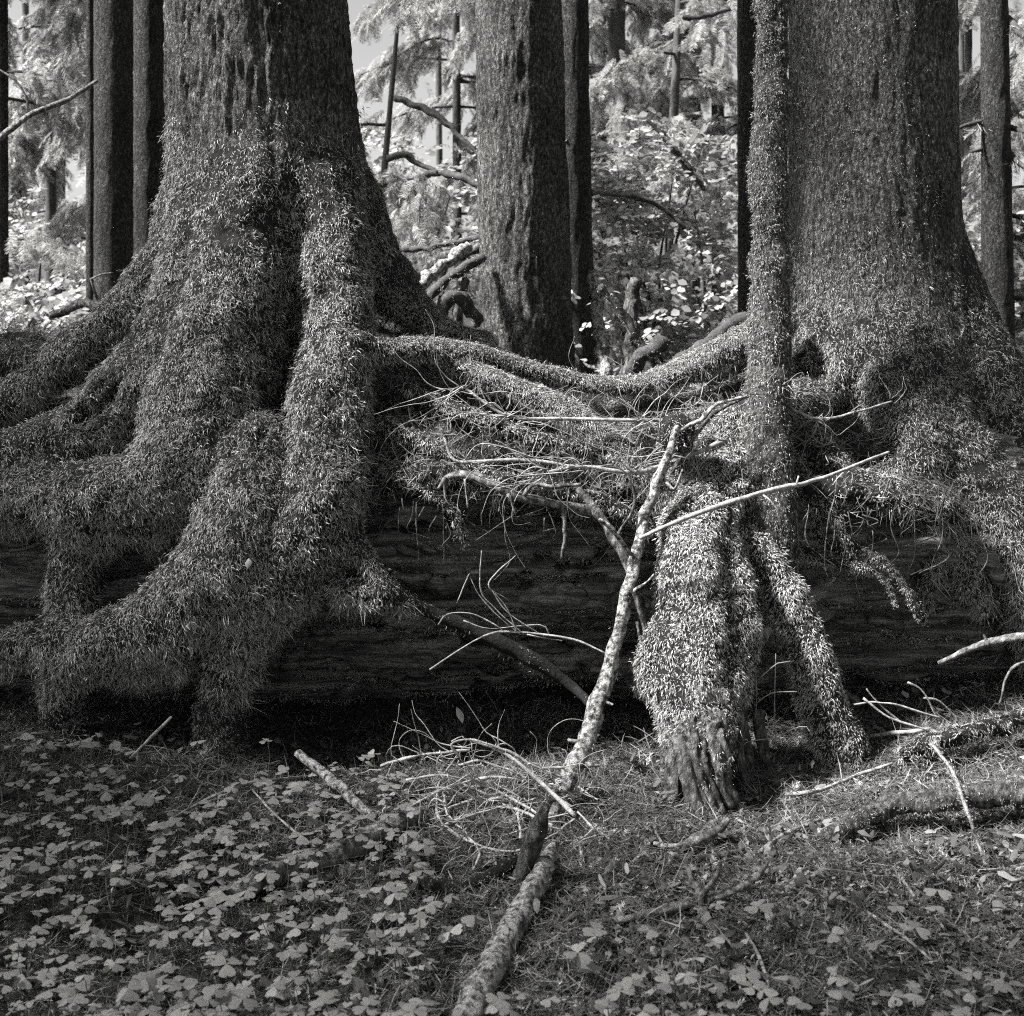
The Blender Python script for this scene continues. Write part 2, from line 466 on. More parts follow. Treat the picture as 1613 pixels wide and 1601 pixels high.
_groups = {}
def scatter_group(lib):
    if lib in _groups: return _groups[lib]
    g = bpy.data.node_groups.new('scatter_' + lib, 'GeometryNodeTree')
    g.interface.new_socket('Geometry', in_out='INPUT', socket_type='NodeSocketGeometry')
    g.interface.new_socket('Geometry', in_out='OUTPUT', socket_type='NodeSocketGeometry')
    n, l = g.nodes, g.links
    gi, go = n.new('NodeGroupInput'), n.new('NodeGroupOutput')
    ci = n.new('GeometryNodeCollectionInfo'); ci.inputs['Collection'].default_value = LIB[lib]
    ci.inputs['Separate Children'].default_value = True; ci.inputs['Reset Children'].default_value = True
    ip = n.new('GeometryNodeInstanceOnPoints'); ip.inputs['Pick Instance'].default_value = True
    def at(name, t):
        a = n.new('GeometryNodeInputNamedAttribute'); a.data_type = t; a.inputs['Name'].default_value = name
        return a.outputs['Attribute']
    l.new(gi.outputs[0], ip.inputs['Points']); l.new(ci.outputs[0], ip.inputs['Instance'])
    l.new(at('idx', 'INT'), ip.inputs['Instance Index']); l.new(at('rot', 'FLOAT_VECTOR'), ip.inputs['Rotation'])
    l.new(at('scl', 'FLOAT'), ip.inputs['Scale'])
    l.new(ip.outputs[0], go.inputs[0])
    _groups[lib] = g
    return g

def scatter(name, lib, pts, X, Z, scl, parent=None, seed=1):
    r = np.random.default_rng(seed)
    pts = np.asarray(pts, float)
    if parent is not None:
        org = np.array(parent.location)
    else:
        org = np.array([pts[:, 0].mean(), pts[:, 1].mean(), pts[:, 2].min()])
    X = nrm(X); Y = nrm(np.cross(Z, X)); Z = np.cross(X, Y)
    ey = np.arcsin(np.clip(-X[:, 2], -1, 1)); ex = np.arctan2(Y[:, 2], Z[:, 2]); ez = np.arctan2(X[:, 1], X[:, 0])
    me = bpy.data.meshes.new(name)
    me.vertices.add(len(pts)); me.vertices.foreach_set('co', (pts - org).astype(np.float32).ravel())
    a = me.attributes.new('rot', 'FLOAT_VECTOR', 'POINT'); a.data.foreach_set('vector', np.stack([ex, ey, ez], 1).astype(np.float32).ravel())
    a = me.attributes.new('scl', 'FLOAT', 'POINT'); a.data.foreach_set('value', np.asarray(scl, np.float32))
    a = me.attributes.new('idx', 'INT', 'POINT'); a.data.foreach_set('value', r.integers(0, LIBN[lib], len(pts)).astype(np.int32))
    o = bpy.data.objects.new(name, me)
    if parent is None: o.location = org
    o['kind'] = 'stuff'
    md = o.modifiers.new('scatter', 'NODES'); md.node_group = scatter_group(lib)
    return link(o, parent)

def sample(v, f, dens, wfun=None, seed=0):
    """random points on quads/tris with dens points per square metre times wfun(points, normals)"""
    r = np.random.default_rng(seed)
    a, b, c = v[f[:, 0]], v[f[:, 1]], v[f[:, 2]]
    d = v[f[:, -1]]
    nn = np.cross(c - a, d - b); area = np.linalg.norm(nn, axis=1) * .5; nn = nrm(nn)
    n = r.poisson(area * dens)
    i = np.repeat(np.arange(len(f)), n)
    s, t = r.uniform(size=(2, len(i), 1))
    p = (a[i] * (1 - s) + b[i] * s) * (1 - t) + (d[i] * (1 - s) + c[i] * s) * t
    q = nn[i]
    if wfun is not None:
        k = r.uniform(size=len(p)) < wfun(p, q)
        p, q = p[k], q[k]
    return p, q

def moss_frames(p, q, seed=0, grav=1.0, jit=.5):
    r = np.random.default_rng(seed)
    g = np.array([0, 0, -1.0]) * grav
    X = g + r.normal(0, jit, p.shape) * .8 + q * .15
    dn = np.sum(X * q, 1, keepdims=True)
    X = np.where(dn < .1, X - (dn - .1) * q, X)
    return nrm(X), q + r.normal(0, .12, q.shape)

def grow_moss(parent, v, f, lib, dens, wfun=None, smin=.7, smax=1.25, seed=0, name='moss', sfun=None, jit=.5):
    p, q = sample(v, f, dens, wfun, seed)
    if len(p) == 0: return None
    X, Z = moss_frames(p, q, seed + 1, 1.0, jit)
    r = np.random.default_rng(seed + 2)
    s = r.uniform(smin, smax, len(p))
    if sfun is not None: s = s * sfun(p, q)
    return scatter(name, lib, p, X, Z, s, parent, seed)

# ------------------------------------------------------------------ blended solids: chains of tapering limbs -> one skin
def surface_nets(F, org, h):
    ins = F < 0
    nx, ny, nz = F.shape
    cnt = np.zeros((nx - 1, ny - 1, nz - 1), np.int8)
    offs = [(a, b, c) for a in (0, 1) for b in (0, 1) for c in (0, 1)]
    for a, b, c in offs:
        cnt += ins[a:nx - 1 + a, b:ny - 1 + b, c:nz - 1 + c]
    act = (cnt > 0) & (cnt < 8)
    I = np.argwhere(act)
    idx = np.full(act.shape, -1, np.int32); idx[act] = np.arange(len(I))
    acc = np.zeros((len(I), 3)); num = np.zeros(len(I))
    for ax in range(3):
        o1, o2 = [k for k in range(3) if k != ax]
        for b in (0, 1):
            for c in (0, 1):
                A = I.copy(); A[:, o1] += b; A[:, o2] += c
                B = A.copy(); B[:, ax] += 1
                fa, fb = F[tuple(A.T)], F[tuple(B.T)]
                m = (fa < 0) != (fb < 0)
                t = np.where(m, fa / np.where(m, fa - fb, 1), 0)
                pt = A.astype(float); pt[:, ax] += t
                acc += np.where(m[:, None], pt - I, 0); num += m
    v = org + h * (I + acc / num[:, None])
    quads = []
    for ax in range(3):
        o1, o2 = [(1, 2), (2, 0), (0, 1)][ax]
        sl = [slice(1, -1)] * 3; sl[ax] = slice(0, -1)
        sl2 = list(sl); sl2[ax] = slice(1, None)
        a, b = ins[tuple(sl)], ins[tuple(sl2)]
        for flip, msk in ((0, a & ~b), (1, ~a & b)):
            e = np.argwhere(msk)
            if not len(e): continue
            e[:, o1] += 1; e[:, o2] += 1
            def cell(d1, d2):
                k = e.copy(); k[:, o1] -= d1; k[:, o2] -= d2
                return idx[tuple(k.T)]
            q = np.stack([cell(1, 1), cell(0, 1), cell(0, 0), cell(1, 0)], 1)
            quads.append(q[:, ::-1] if flip else q)
    q = np.vstack(quads)
    return v, q[(q >= 0).all(1)]

def solid(chains, h=0.011, k=45.0, carve=()):
    """chains: list of (rows x,y,z,r[,flat]). returns verts, quads, nearest chain per vertex, vertex normals"""
    sp = [spline(c, 0.05) for c in chains]
    allp = np.vstack(sp)
    lo = (allp[:, :3] - allp[:, 3:4]).min(0) - .06; hi = (allp[:, :3] + allp[:, 3:4]).max(0) + .06
    dim = np.ceil((hi - lo) / h).astype(int) + 1
    S = np.full(dim, math.exp(-k * .13), np.float32)
    best = np.full(dim, 9.0, np.float32); lab = np.full(dim, -1, np.int16)
    ax = [lo[i] + np.arange(dim[i]) * h for i in range(3)]
    def dist_box(s, m=.11):
        b0 = np.maximum(((s[:, :3] - s[:, 3:4]).min(0) - m - lo) // h, 0).astype(int)
        b1 = np.minimum(((s[:, :3] + s[:, 3:4]).max(0) + m - lo) // h + 1, dim).astype(int)
        D = np.full(b1 - b0, 9.0, np.float32)
        for a, b in zip(s[:-1], s[1:]):
            rm = max(a[3], b[3]) + m
            c0 = np.clip(((np.minimum(a[:3], b[:3]) - rm - lo) // h).astype(int), b0, b1)
            c1 = np.clip(((np.maximum(a[:3], b[:3]) + rm - lo) // h).astype(int) + 1, b0, b1)
            if (c1 <= c0).any(): continue
            X = ax[0][c0[0]:c1[0], None, None] - a[0]; Y = ax[1][None, c0[1]:c1[1], None] - a[1]; Z = ax[2][None, None, c0[2]:c1[2]] - a[2]
            w = b[:3] - a[:3]; ww = max(w @ w, 1e-9)
            t = np.clip((X * w[0] + Y * w[1] + Z * w[2]) / ww, 0, 1)
            d = np.sqrt((X - t * w[0]) ** 2 + (Y - t * w[1]) ** 2 + (Z - t * w[2]) ** 2) - (a[3] + t * (b[3] - a[3]))
            u = tuple(slice(c0[i] - b0[i], c1[i] - b0[i]) for i in range(3))
            D[u] = np.minimum(D[u], d)
        return b0, b1, D
    for ci, s in enumerate(sp):
        b0, b1, D = dist_box(s)
        u = tuple(slice(b0[i], b1[i]) for i in range(3))
        S[u] += np.exp(np.clip(-k * D, -60, 60))
        m = D < best[u]
        best[u] = np.where(m, D, best[u]); lab[u] = np.where(m, ci, lab[u])
    F = -np.log(S) / k
    for c in carve:
        b0, b1, D = dist_box(spline(c, 0.05), .06)
        u = tuple(slice(b0[i], b1[i]) for i in range(3))
        F[u] = np.maximum(F[u], -D)
    F[0], F[-1], F[:, 0], F[:, -1], F[:, :, 0], F[:, :, -1] = .05, .05, .05, .05, .05, .05
    v, q = surface_nets(F, lo, h)
    gi = np.clip(np.round((v - lo) / h).astype(int), 0, dim - 1)
    return v, q, lab[tuple(gi.T)], vert_normals(v, q)

def vert_normals(v, q):
    n = np.cross(v[q[:, 2]] - v[q[:, 0]], v[q[:, 3]] - v[q[:, 1]])
    out = np.zeros_like(v)
    for k in range(4):
        np.add.at(out, q[:, k], n)
    return nrm(out)

def split_parts(v, q, lab, names, mats, parent):
    """one skin cut into its parts (trunk, roots) along the limb each face belongs to"""
    fl = lab[q[:, 0]]
    for name, mat, ids in zip(names, mats, range(len(names))):
        sel = q[np.isin(fl, ids if isinstance(ids, (list, tuple)) else [ids])]
        if len(sel) < 8: continue
        used, inv = np.unique(sel, return_inverse=True)
        mesh_obj(name, v[used], inv.reshape(sel.shape), mat, parent)

def bark_relief(v, n, axis_xy, amp, w=.017, tall=.20, seed=0.0, R=.35):
    """vertical plates and furrows of bark as real relief"""
    th = np.arctan2(v[:, 0] - axis_xy[0], -(v[:, 1] - axis_xy[1]))
    warp = .02 * fbm(v * 7, 2, seed)
    p = np.stack([(th * R + warp) / w, v[:, 2] / tall, np.full(len(v), seed)], 1)
    a = 1 - np.abs(vnoise(p)) * 2
    p2 = np.stack([(th * R + warp) / (w * .6), v[:, 2] / (tall * .3), np.full(len(v), seed + 7)], 1)
    return amp * (.65 * a + .5 * vnoise(p2))

# ------------------------------------------------------------------ ground: one sheet to the horizon
def axis_pts(dense0, dense1, step, far0, far1, n):
    d = np.arange(dense0, dense1, step)
    a = dense0 - np.geomspace(step, dense0 - far0, n)[::-1]
    b = d[-1] + np.geomspace(step, far1 - d[-1], n)
    return np.concatenate([a, d, b])
gx = axis_pts(-2.4, 2.4, .022, -150, 150, 40)
gy = axis_pts(1.6, 5.0, .022, -60, 300, 45)
GX, GY = np.meshgrid(gx, gy, indexing='ij')
gv = np.stack([GX.ravel(), GY.ravel(), gz(GX.ravel(), GY.ravel())], 1)
i, j = np.meshgrid(np.arange(len(gx) - 1), np.arange(len(gy) - 1), indexing='ij')
b0 = (i * len(gy) + j).ravel()
gf = np.stack([b0, b0 + len(gy), b0 + len(gy) + 1, b0 + 1], 1)
ground = bpy.data.objects.new('ground', mesh_data('ground', gv, gf, M['ground']))
tag(link(ground), 'dark humus forest floor strewn with needles and twigs', None, None, 'structure')

# ------------------------------------------------------------------ the nurse log
LOGC0, LOGC1 = np.array([-4.2, 4.72, .48]), np.array([4.6, 5.10, .56])
LOGR = .56
def log_axis(x):
    t = (x - LOGC0[0]) / (LOGC1[0] - LOGC0[0])
    return LOGC0 + (LOGC1 - LOGC0) * t[:, None] if hasattr(t, '__len__') else LOGC0 + (LOGC1 - LOGC0) * t
log = empty('fallen_log', (0, 4.9, 0), 'huge dark rotten fallen log lying crosswise under the mossy roots', 'log')
nl, na = 620, 240
lx = np.linspace(-4.0, 4.4, nl); la = np.linspace(0, 2 * math.pi, na, endpoint=False)
LX, LA = np.meshgrid(lx, la, indexing='ij')
q = np.stack([LX.ravel() * .9, np.cos(LA).ravel() * 2.2, np.sin(LA).ravel() * 2.2], 1)
grain = np.stack([LX.ravel() * 1.6 + .3 * fbm(q * 2, 2, 4), LA.ravel() * 9 + .5 * fbm(q * 1.7, 2, 8), np.zeros(LX.size)], 1)
layers = 1 - np.abs(vnoise(grain)) * 2
crack = np.clip(1 - np.abs(vnoise(np.stack([LX.ravel() * 1.1, LA.ravel() * 5 + .9 * fbm(q * 2.2, 3, 31), np.full(LX.size, 5.5)], 1))) * 9, 0, 1)
pits = np.clip(fbm(np.stack([LX.ravel() * 6, LA.ravel() * 7, np.full(LX.size, 2.2)], 1), 3), 0, 1)
grain2 = np.stack([LX.ravel() * 5, LA.ravel() * 26 + 1.2 * fbm(q * 3, 2, 2), np.ones(LX.size)], 1)
rr = LOGR * (1 + .05 * fbm(q, 3, 1.0)) + .040 * layers + .022 * vnoise(grain2) - .09 * crack - .04 * pits - .05 * np.clip(fbm(q * 1.4, 2, 12.0), 0, 1)
rr = rr - .07 * sstep(.55, .05, np.abs(LA.ravel() - 3.75)) * 1.0
ca = log_axis(LX.ravel())
lv = np.stack([ca[:, 0], ca[:, 1] + rr * np.cos(LA.ravel()), ca[:, 2] + rr * np.sin(LA.ravel())], 1)
i, j = np.meshgrid(np.arange(nl - 1), np.arange(na), indexing='ij')
lf = np.stack([i * na + j, i * na + (j + 1) % na, (i + 1) * na + (j + 1) % na, (i + 1) * na + j], -1).reshape(-1, 4)
lf = lf[:, ::-1]
mesh_obj('wood', lv, lf, M['rot'], log)

def C(*rows):
    """rows (px, py, depth, radius m) -> chain rows x,y,z,r"""
    return np.array([list(P(x, y, d)) + [r] for x, y, d, r in rows])

# the mat of humus and fine roots that hangs over the log's brow
mat_ch = [
    C((600, 690, 4.42, .05), (660, 700, 4.38, .06), (760, 715, 4.35, .06), (880, 735, 4.33, .065), (1000, 770, 4.32, .07), (1080, 800, 4.3, .07)),
    C((830, 690, 4.55, .06), (930, 710, 4.48, .08), (1060, 710, 4.47, .09), (1180, 705, 4.46, .09)),
    C((580, 625, 4.60, .07), (690, 640, 4.56, .08), (800, 650, 4.56, .08), (900, 660, 4.56, .08)),
    C((590, 750, 4.34, .03), (680, 745, 4.28, .04), (770, 770, 4.26, .04), (850, 785, 4.26, .036), (930, 805, 4.25, .03)),
    C((1120, 680, 4.58, .10), (1250, 710, 4.55, .10), (1350, 715, 4.6, .09), (1450, 745, 4.6, .07)),
    C((-200, 580, 4.7, .10), (0, 575, 4.65, .10), (120, 575, 4.65, .09), (260, 575, 4.7, .09)),
    C((700, 660, 4.78, .08), (850, 680, 4.78, .08), (1000, 690, 4.78, .10), (1180, 660, 4.82, .11), (1350, 640, 4.9, .12), (1600, 680, 5.0, .12)),
    C((1275, 768, 4.34, .035), (1340, 772, 4.30, .045), (1420, 782, 4.29, .05), (1490, 800, 4.32, .05)),
    C((550, 545, 4.82, .08), (650, 552, 4.82, .07), (750, 580, 4.82, .06)),
    C((570, 600, 4.70, .08), (700, 612, 4.70, .07), (850, 640, 4.70, .065), (1000, 655, 4.72, .06), (1190, 630, 4.74, .07)),
]
mv, mq, ml, mn = solid(mat_ch, .016, 40)
mv = mv + mn * (.03 * fbm(mv * 9, 3, 2))[:, None]
mesh_obj('humus_mat', mv, mq, M['soil'], log)
mn = vert_normals(mv, mq)
grow_moss(log, mv, mq, 'moss_pale', 6000, lambda p, n: (.25 + .75 * sstep(-.2, .5, n[:, 2])) * sstep(-.75, .2, fbm(p * 6, 2, 4)), .55, 1.1, 31)
p, n_ = sample(mv, mq, 1400, lambda p, n: .3 + .7 * (n[:, 2] > -.1), 35)
scatter('twiglet_litter', 'litter', p + n_ * .006, RNG.normal(0, 1, p.shape), n_, RNG.uniform(.4, 1.2, len(p)), log, 36)
grow_moss(log, mv, mq, 'hang', 500, lambda p, n: sstep(.2, -.5, n[:, 2]) * .8, .4, 1.0, 32, 'hanging_moss')
grow_moss(log, lv, lf, 'moss_short', 1600, lambda p, n: sstep(.5, .9, n[:, 2]) + .8 * (fbm(p * np.array([3, 5, 9]), 3, 3) > .5) * (p[:, 2] > .25), .5, 1.1, 33)
grow_moss(log, lv, lf, 'moss_pale', 7000, lambda p, n: sstep(.55, .85, n[:, 2]) * (np.abs(p[:, 0]) < 2.3), .6, 1.3, 34)
rs = np.random.default_rng(515)
for k in range(110):
    x0 = rs.uniform(-1.9, 2.3); L = rs.uniform(.10, .55); an = math.pi + rs.uniform(-.35, .95); rd = rs.uniform(.006, .016) if k < 70 else rs.uniform(.016, .034)
    rows = []
    for t_ in (0, .3, .6, 1.0):
        xx = x0 + L * t_; c_ = log_axis(xx); a_ = an + .05 * math.sin(5 * t_ + k) + rs.normal(0, .012)
        rad_ = LOGR + .012 - .07 * float(sstep(.55, .05, abs(a_ - 3.75))) + rs.normal(0, .006)
        rows.append([c_[0], c_[1] + rad_ * math.cos(a_), c_[2] + rad_ * math.sin(a_), rd * (.25 + 1.2 * math.sin(math.pi * (.1 + .8 * t_)))])
    v_, f_ = tube(np.array(rows), 7, .012, .55, k * 2.7)
    mesh_obj('wood_strip', v_, f_, M['rot'], log)
for k in range(46):
    px_ = rs.choice([rs.uniform(600, 960), rs.uniform(1270, 1560)]); y0 = 800 + rs.uniform(-20, 25); d0 = 4.2 - .02 * rs.uniform()
    L = rs.uniform(20, 130)
    rows = [(px_, y0, d0, .0022), (px_ + rs.normal(0, 9), y0 + L * .4, d0 - .01, .0018), (px_ + rs.normal(0, 16), y0 + L * .75, d0, .0014), (px_ + rs.normal(0, 22), y0 + L, d0 + .01, .001)]
    v_, f_ = tube(C(*rows), 5, .012, 1.2, k)
    mesh_obj('rootlet', v_, f_, M['rootbare'], log)
for k, rows in enumerate([
    ((600, 665, 4.34, .016), (680, 700, 4.26, .020), (760, 745, 4.22, .020), (860, 765, 4.21, .018), (960, 790, 4.2, .016), (1030, 840, 4.18, .012)),
    ((640, 610, 4.42, .014), (740, 650, 4.34, .018), (850, 690, 4.30, .020), (960, 715, 4.27, .018), (1050, 760, 4.22, .014)),
    ((590, 730, 4.30, .012), (640, 755, 4.25, .014), (710, 800, 4.23, .012), (730, 850, 4.24, .007)),
    ((1290, 690, 4.45, .014), (1350, 745, 4.34, .018), (1430, 770, 4.28, .016), (1475, 830, 4.27, .010)),
    ((1250, 720, 4.40, .014), (1300, 790, 4.32, .014), (1330, 850, 4.29, .010), (1345, 900, 4.29, .005))]):
    v_, f_ = tube(C(*rows), 12, .012, .4, k * 4.3)
    mesh_obj('root', v_, f_, M['soil'], log)
    grow_moss(log, v_, f_, 'moss_pale', 12000, lambda p, n: .25 + .75 * (n[:, 2] > -.1), .5, 1.0, 360 + k)
# crumbs and flakes of pale wood caught on the log's face
p, n_ = sample(lv, lf, 220, lambda p, n: (n[:, 1] < -.3) * 1.0, 77)
scatter('wood_crumbs', 'litter', p + n_ * .004, RNG.normal(0, 1, p.shape), n_, RNG.uniform(.12, .6, len(p)), log, 5)

# ------------------------------------------------------------------ the three trees that stand on the log
def root_tree(label, loc, trunk_top_z, chains, names, axis_xy, h, carve, bark_z0, bark_amp, bark_mat, upper, lump=.018):
    t = empty('spruce_tree', loc, label, 'tree')
    v, q, lab, n = solid(chains, h, 62, carve)
    bz = sstep(bark_z0 - .25, bark_z0 + .25, v[:, 2] + .12 * fbm(v * 4, 2, 3))
    trunk = lab == 0
    thin = np.array([.25 if np.max(c_[:, 3]) < .062 else 1.0 for c_ in chains])[np.maximum(lab, 0)]
    rel = bark_relief(v, n, axis_xy, bark_amp, seed=loc[0]) * bz + (1 - bz) * thin * (lump * fbm(v * 7, 3, 1) + .008 * fbm(v * 22, 2, 6))
    v = v + n * rel[:, None]
    mats = [bark_mat] + [M['soil']] * (len(chains) - 1)
    split_parts(v, q, lab, names, mats, t)
    uv, uf = tube(upper, 40, .12, .03, 3)
    mesh_obj('upper_trunk', uv, uf, bark_mat, t)
    return t, v, q

# --- left giant
A_ch = [
    C((400, -200, 4.85, .33), (405, 0, 4.85, .335), (412, 150, 4.84, .35), (425, 280, 4.84, .36), (445, 400, 4.84, .35), (455, 520, 4.84, .30)),
    C((330, 320, 4.80, .18), (270, 420, 4.72, .12), (190, 500, 4.66, .09), (90, 575, 4.6, .08), (0, 640, 4.55, .08), (-120, 690, 4.5, .08)),       # outer left
    C((350, 330, 4.68, .18), (300, 480, 4.58, .15), (230, 600, 4.48, .13), (130, 700, 4.38, .13), (0, 745, 4.32, .14), (-160, 770, 4.3, .13)),    # left
    C((400, 300, 4.62, .20), (375, 450, 4.52, .19), (345, 580, 4.44, .20), (300, 700, 4.36, .20), (240, 800, 4.3, .16), (150, 810, 4.26, .12)),   # front
    C((500, 300, 4.65, .16), (525, 420, 4.52, .13), (535, 520, 4.42, .115), (525, 620, 4.34, .13), (515, 720, 4.28, .145), (490, 820, 4.22, .16), (440, 900, 4.18, .15), (395, 965, 4.14, .12), (362, 1050, 4.12, .085), (350, 1130, 4.10, .078), (345, 1215, 4.06, .095)),
    C((400, 720, 4.30, .16), (380, 830, 4.2, .17), (330, 920, 4.14, .15), (250, 985, 4.1, .12), (150, 1020, 4.08, .10), (60, 1010, 4.1, .07), (-40, 1040, 4.1, .05)),
    C((170, 790, 4.26, .13), (115, 870, 4.2, .08), (112, 950, 4.15, .075), (100, 1040, 4.12, .08), (95, 1150, 4.1, .06)),                         # leg left of hollow
    C((310, 740, 4.28, .15), (215, 775, 4.22, .12), (130, 785, 4.2, .12), (50, 785, 4.22, .11), (-60, 790, 4.24, .10)),
    C((240, 985, 4.1, .10), (210, 1040, 4.09, .07), (270, 1035, 4.08, .06)),
    C((545, 930, 4.15, .05), (600, 935, 4.12, .04), (680, 965, 4.16, .024), (760, 1000, 4.16, .022), (840, 1040, 4.16, .022), (905, 1085, 4.14, .018), (930, 1110, 4.05, .015)),
    C((555, 860, 4.18, .05), (585, 885, 4.13, .028), (610, 930, 4.11, .025)),
    C((470, 620, 4.40, .04), (490, 570, 4.38, .045), (545, 548, 4.37, .048), (620, 550, 4.40, .040), (700, 551, 4.46, .036), (780, 566, 4.52, .034), (860, 590, 4.56, .033), (940, 608, 4.60, .033), (1010, 606, 4.62, .038), (1080, 584, 4.64, .048), (1150, 548, 4.68, .055), (1230, 512, 4.75, .06)),
    C((545, 330, 4.85, .15), (590, 420, 4.85, .11), (645, 480, 4.85, .08), (700, 520, 4.85, .06), (770, 545, 4.85, .05)),                          # right rear
    C((720, 575, 4.46, .03), (820, 615, 4.40, .038), (910, 660, 4.34, .044), (990, 725, 4.28, .048), (1060, 790, 4.22, .045)),
]
A_carve = [C((452, 320, 4.46, .02), (460, 400, 4.44, .05), (468, 470, 4.40, .055), (452, 545, 4.36, .035)),
           C((235, 560, 4.46, .03), (185, 620, 4.38, .065), (130, 655, 4.32, .055)),
           C((206, 890, 3.85, .075), (204, 892, 4.4, .085)),
           C((555, 897, 3.95, .036), (553, 897, 4.3, .036)),
           C((428, 640, 4.24, .035), (405, 690, 4.18, .025)),
           ]
A_names = ['trunk'] + ['root'] * 13
upA = C((400, -180, 4.85, .325), (396, -1000, 4.85, .29), (392, -4000, 4.85, .16))
treeA, Av, Aq = root_tree('massive spruce on the left with spreading mossy buttress roots gripping the log', tuple(P(410, 1180, 4.6)), 3, A_ch, A_names, (P(412, 150, 4.84)[0], 4.84), .0105, A_carve, 1.95, .013, M['bark'], upA)

def wA(p, n):
    up = sstep(2.15, 1.62, p[:, 2] + .22 * fbm(p * 3, 2, 5)) * (1 - .96 * sstep(-.42, -.20, p[:, 0]) * sstep(.78, .70, p[:, 2]))
    return up * (.5 + .5 * sstep(-.4, .15, fbm(p * 12, 2, 8)))
grow_moss(treeA, Av, Aq, 'moss', 13000, wA, .55, 1.25, 101, sfun=lambda p, n: (.92 - .45 * sstep(.22, .12, p[:, 2])) * (1 - .3 * sstep(-.55, -.35, p[:, 0])))
grow_moss(treeA, Av, Aq, 'hang', 1100, lambda p, n: wA(p, n) * sstep(.25, -.35, n[:, 2]) * sstep(1.3, .9, p[:, 2]) * sstep(.12, .22, p[:, 2]), .4, .9, 103, 'hanging_moss')
grow_moss(treeA, Av, Aq, 'moss_short', 500, lambda p, n: sstep(1.6, 1.8, p[:, 2]) * sstep(-.1, .6, fbm(p * 5, 2, 5)) * sstep(3.2, 1.7, p[:, 2]), .5, 1.2, 105, 'moss')

grow_moss(treeA, Av, Aq, 'moss_pale', 30000, lambda p, n: sstep(-.55, -.2, p[:, 0]) * sstep(.95, 1.02, p[:, 2]) * sstep(1.5, 1.35, p[:, 2]) * sstep(.0, .6, n[:, 2]), .4, .8, 107)  # denser, paler tufts on upward crest faces imitate its sunlit brightness
# --- right giant
B_ch = [
    C((1374, -200, 5.1, .315), (1374, 0, 5.1, .32), (1374, 200, 5.1, .325), (1378, 400, 5.08, .335), (1390, 520, 5.05, .36), (1420, 640, 5.0, .36)),
    C((1440, 420, 5.05, .22), (1500, 540, 4.95, .20), (1570, 660, 4.85, .20), (1640, 800, 4.75, .22), (1690, 950, 4.7, .2)),
    C((1400, 560, 4.85, .22), (1450, 670, 4.7, .20), (1520, 760, 4.58, .17), (1590, 830, 4.5, .16), (1640, 920, 4.45, .16), (1680, 1020, 4.4, .15)),
    C((1340, 560, 4.82, .12), (1300, 610, 4.7, .07), (1240, 640, 4.6, .06), (1200, 690, 4.5, .06)),
    C((1400, 620, 4.7, .14), (1450, 700, 4.52, .09), (1420, 745, 4.45, .06), (1350, 765, 4.40, .045), (1290, 770, 4.38, .03)),
    C((1460, 730, 4.5, .08), (1485, 800, 4.44, .04), (1480, 870, 4.42, .028), (1465, 930, 4.42, .018), (1462, 960, 4.42, .008)),
    C((1490, 780, 4.48, .07), (1510, 850, 4.42, .045), (1535, 920, 4.38, .04), (1550, 960, 4.36, .02)),
    C((1300, 520, 4.9, .10), (1275, 600, 4.82, .09), (1260, 680, 4.72, .06)),
]
B_carve = [C((1262, 485, 4.80, .022), (1276, 530, 4.76, .045), (1290, 590, 4.68, .05), (1298, 625, 4.64, .03)), C((1296, 500, 4.74, .018), (1302, 560, 4.70, .032), (1310, 600, 4.66, .02)), C((1258, 540, 4.82, .03), (1266, 600, 4.74, .04))]
upB = C((1374, -180, 5.1, .312), (1374, -1000, 5.1, .28), (1374, -4000, 5.1, .15))
treeB, Bv, Bq = root_tree('massive spruce on the right, its broad base draped over the log end', tuple(P(1400, 1050, 4.9)), 3, B_ch, ['trunk'] + ['root'] * 7, (P(1374, 150, 5.1)[0], 5.1), .0115, B_carve, 1.35, .010, M['bark'], upB, .008)
def wB(p, n):
    up = sstep(1.75, 1.2, p[:, 2] + .2 * fbm(p * 3, 2, 5))
    return up * (.5 + .5 * sstep(-.4, .15, fbm(p * 12, 2, 8)))
grow_moss(treeB, Bv, Bq, 'moss', 9000, wB, .55, 1.1, 201)
grow_moss(treeB, Bv, Bq, 'moss_short', 4600, lambda p, n: (.35 + .65 * sstep(-.4, .4, fbm(p * 7, 2, 2))) * sstep(3.3, 1.6, p[:, 2]), .5, 1.2, 202)
grow_moss(treeB, Bv, Bq, 'hang', 1300, lambda p, n: sstep(1.0, .7, p[:, 2]) * sstep(.35, -.25, n[:, 2]), .4, 1.2, 203, 'hanging_moss')

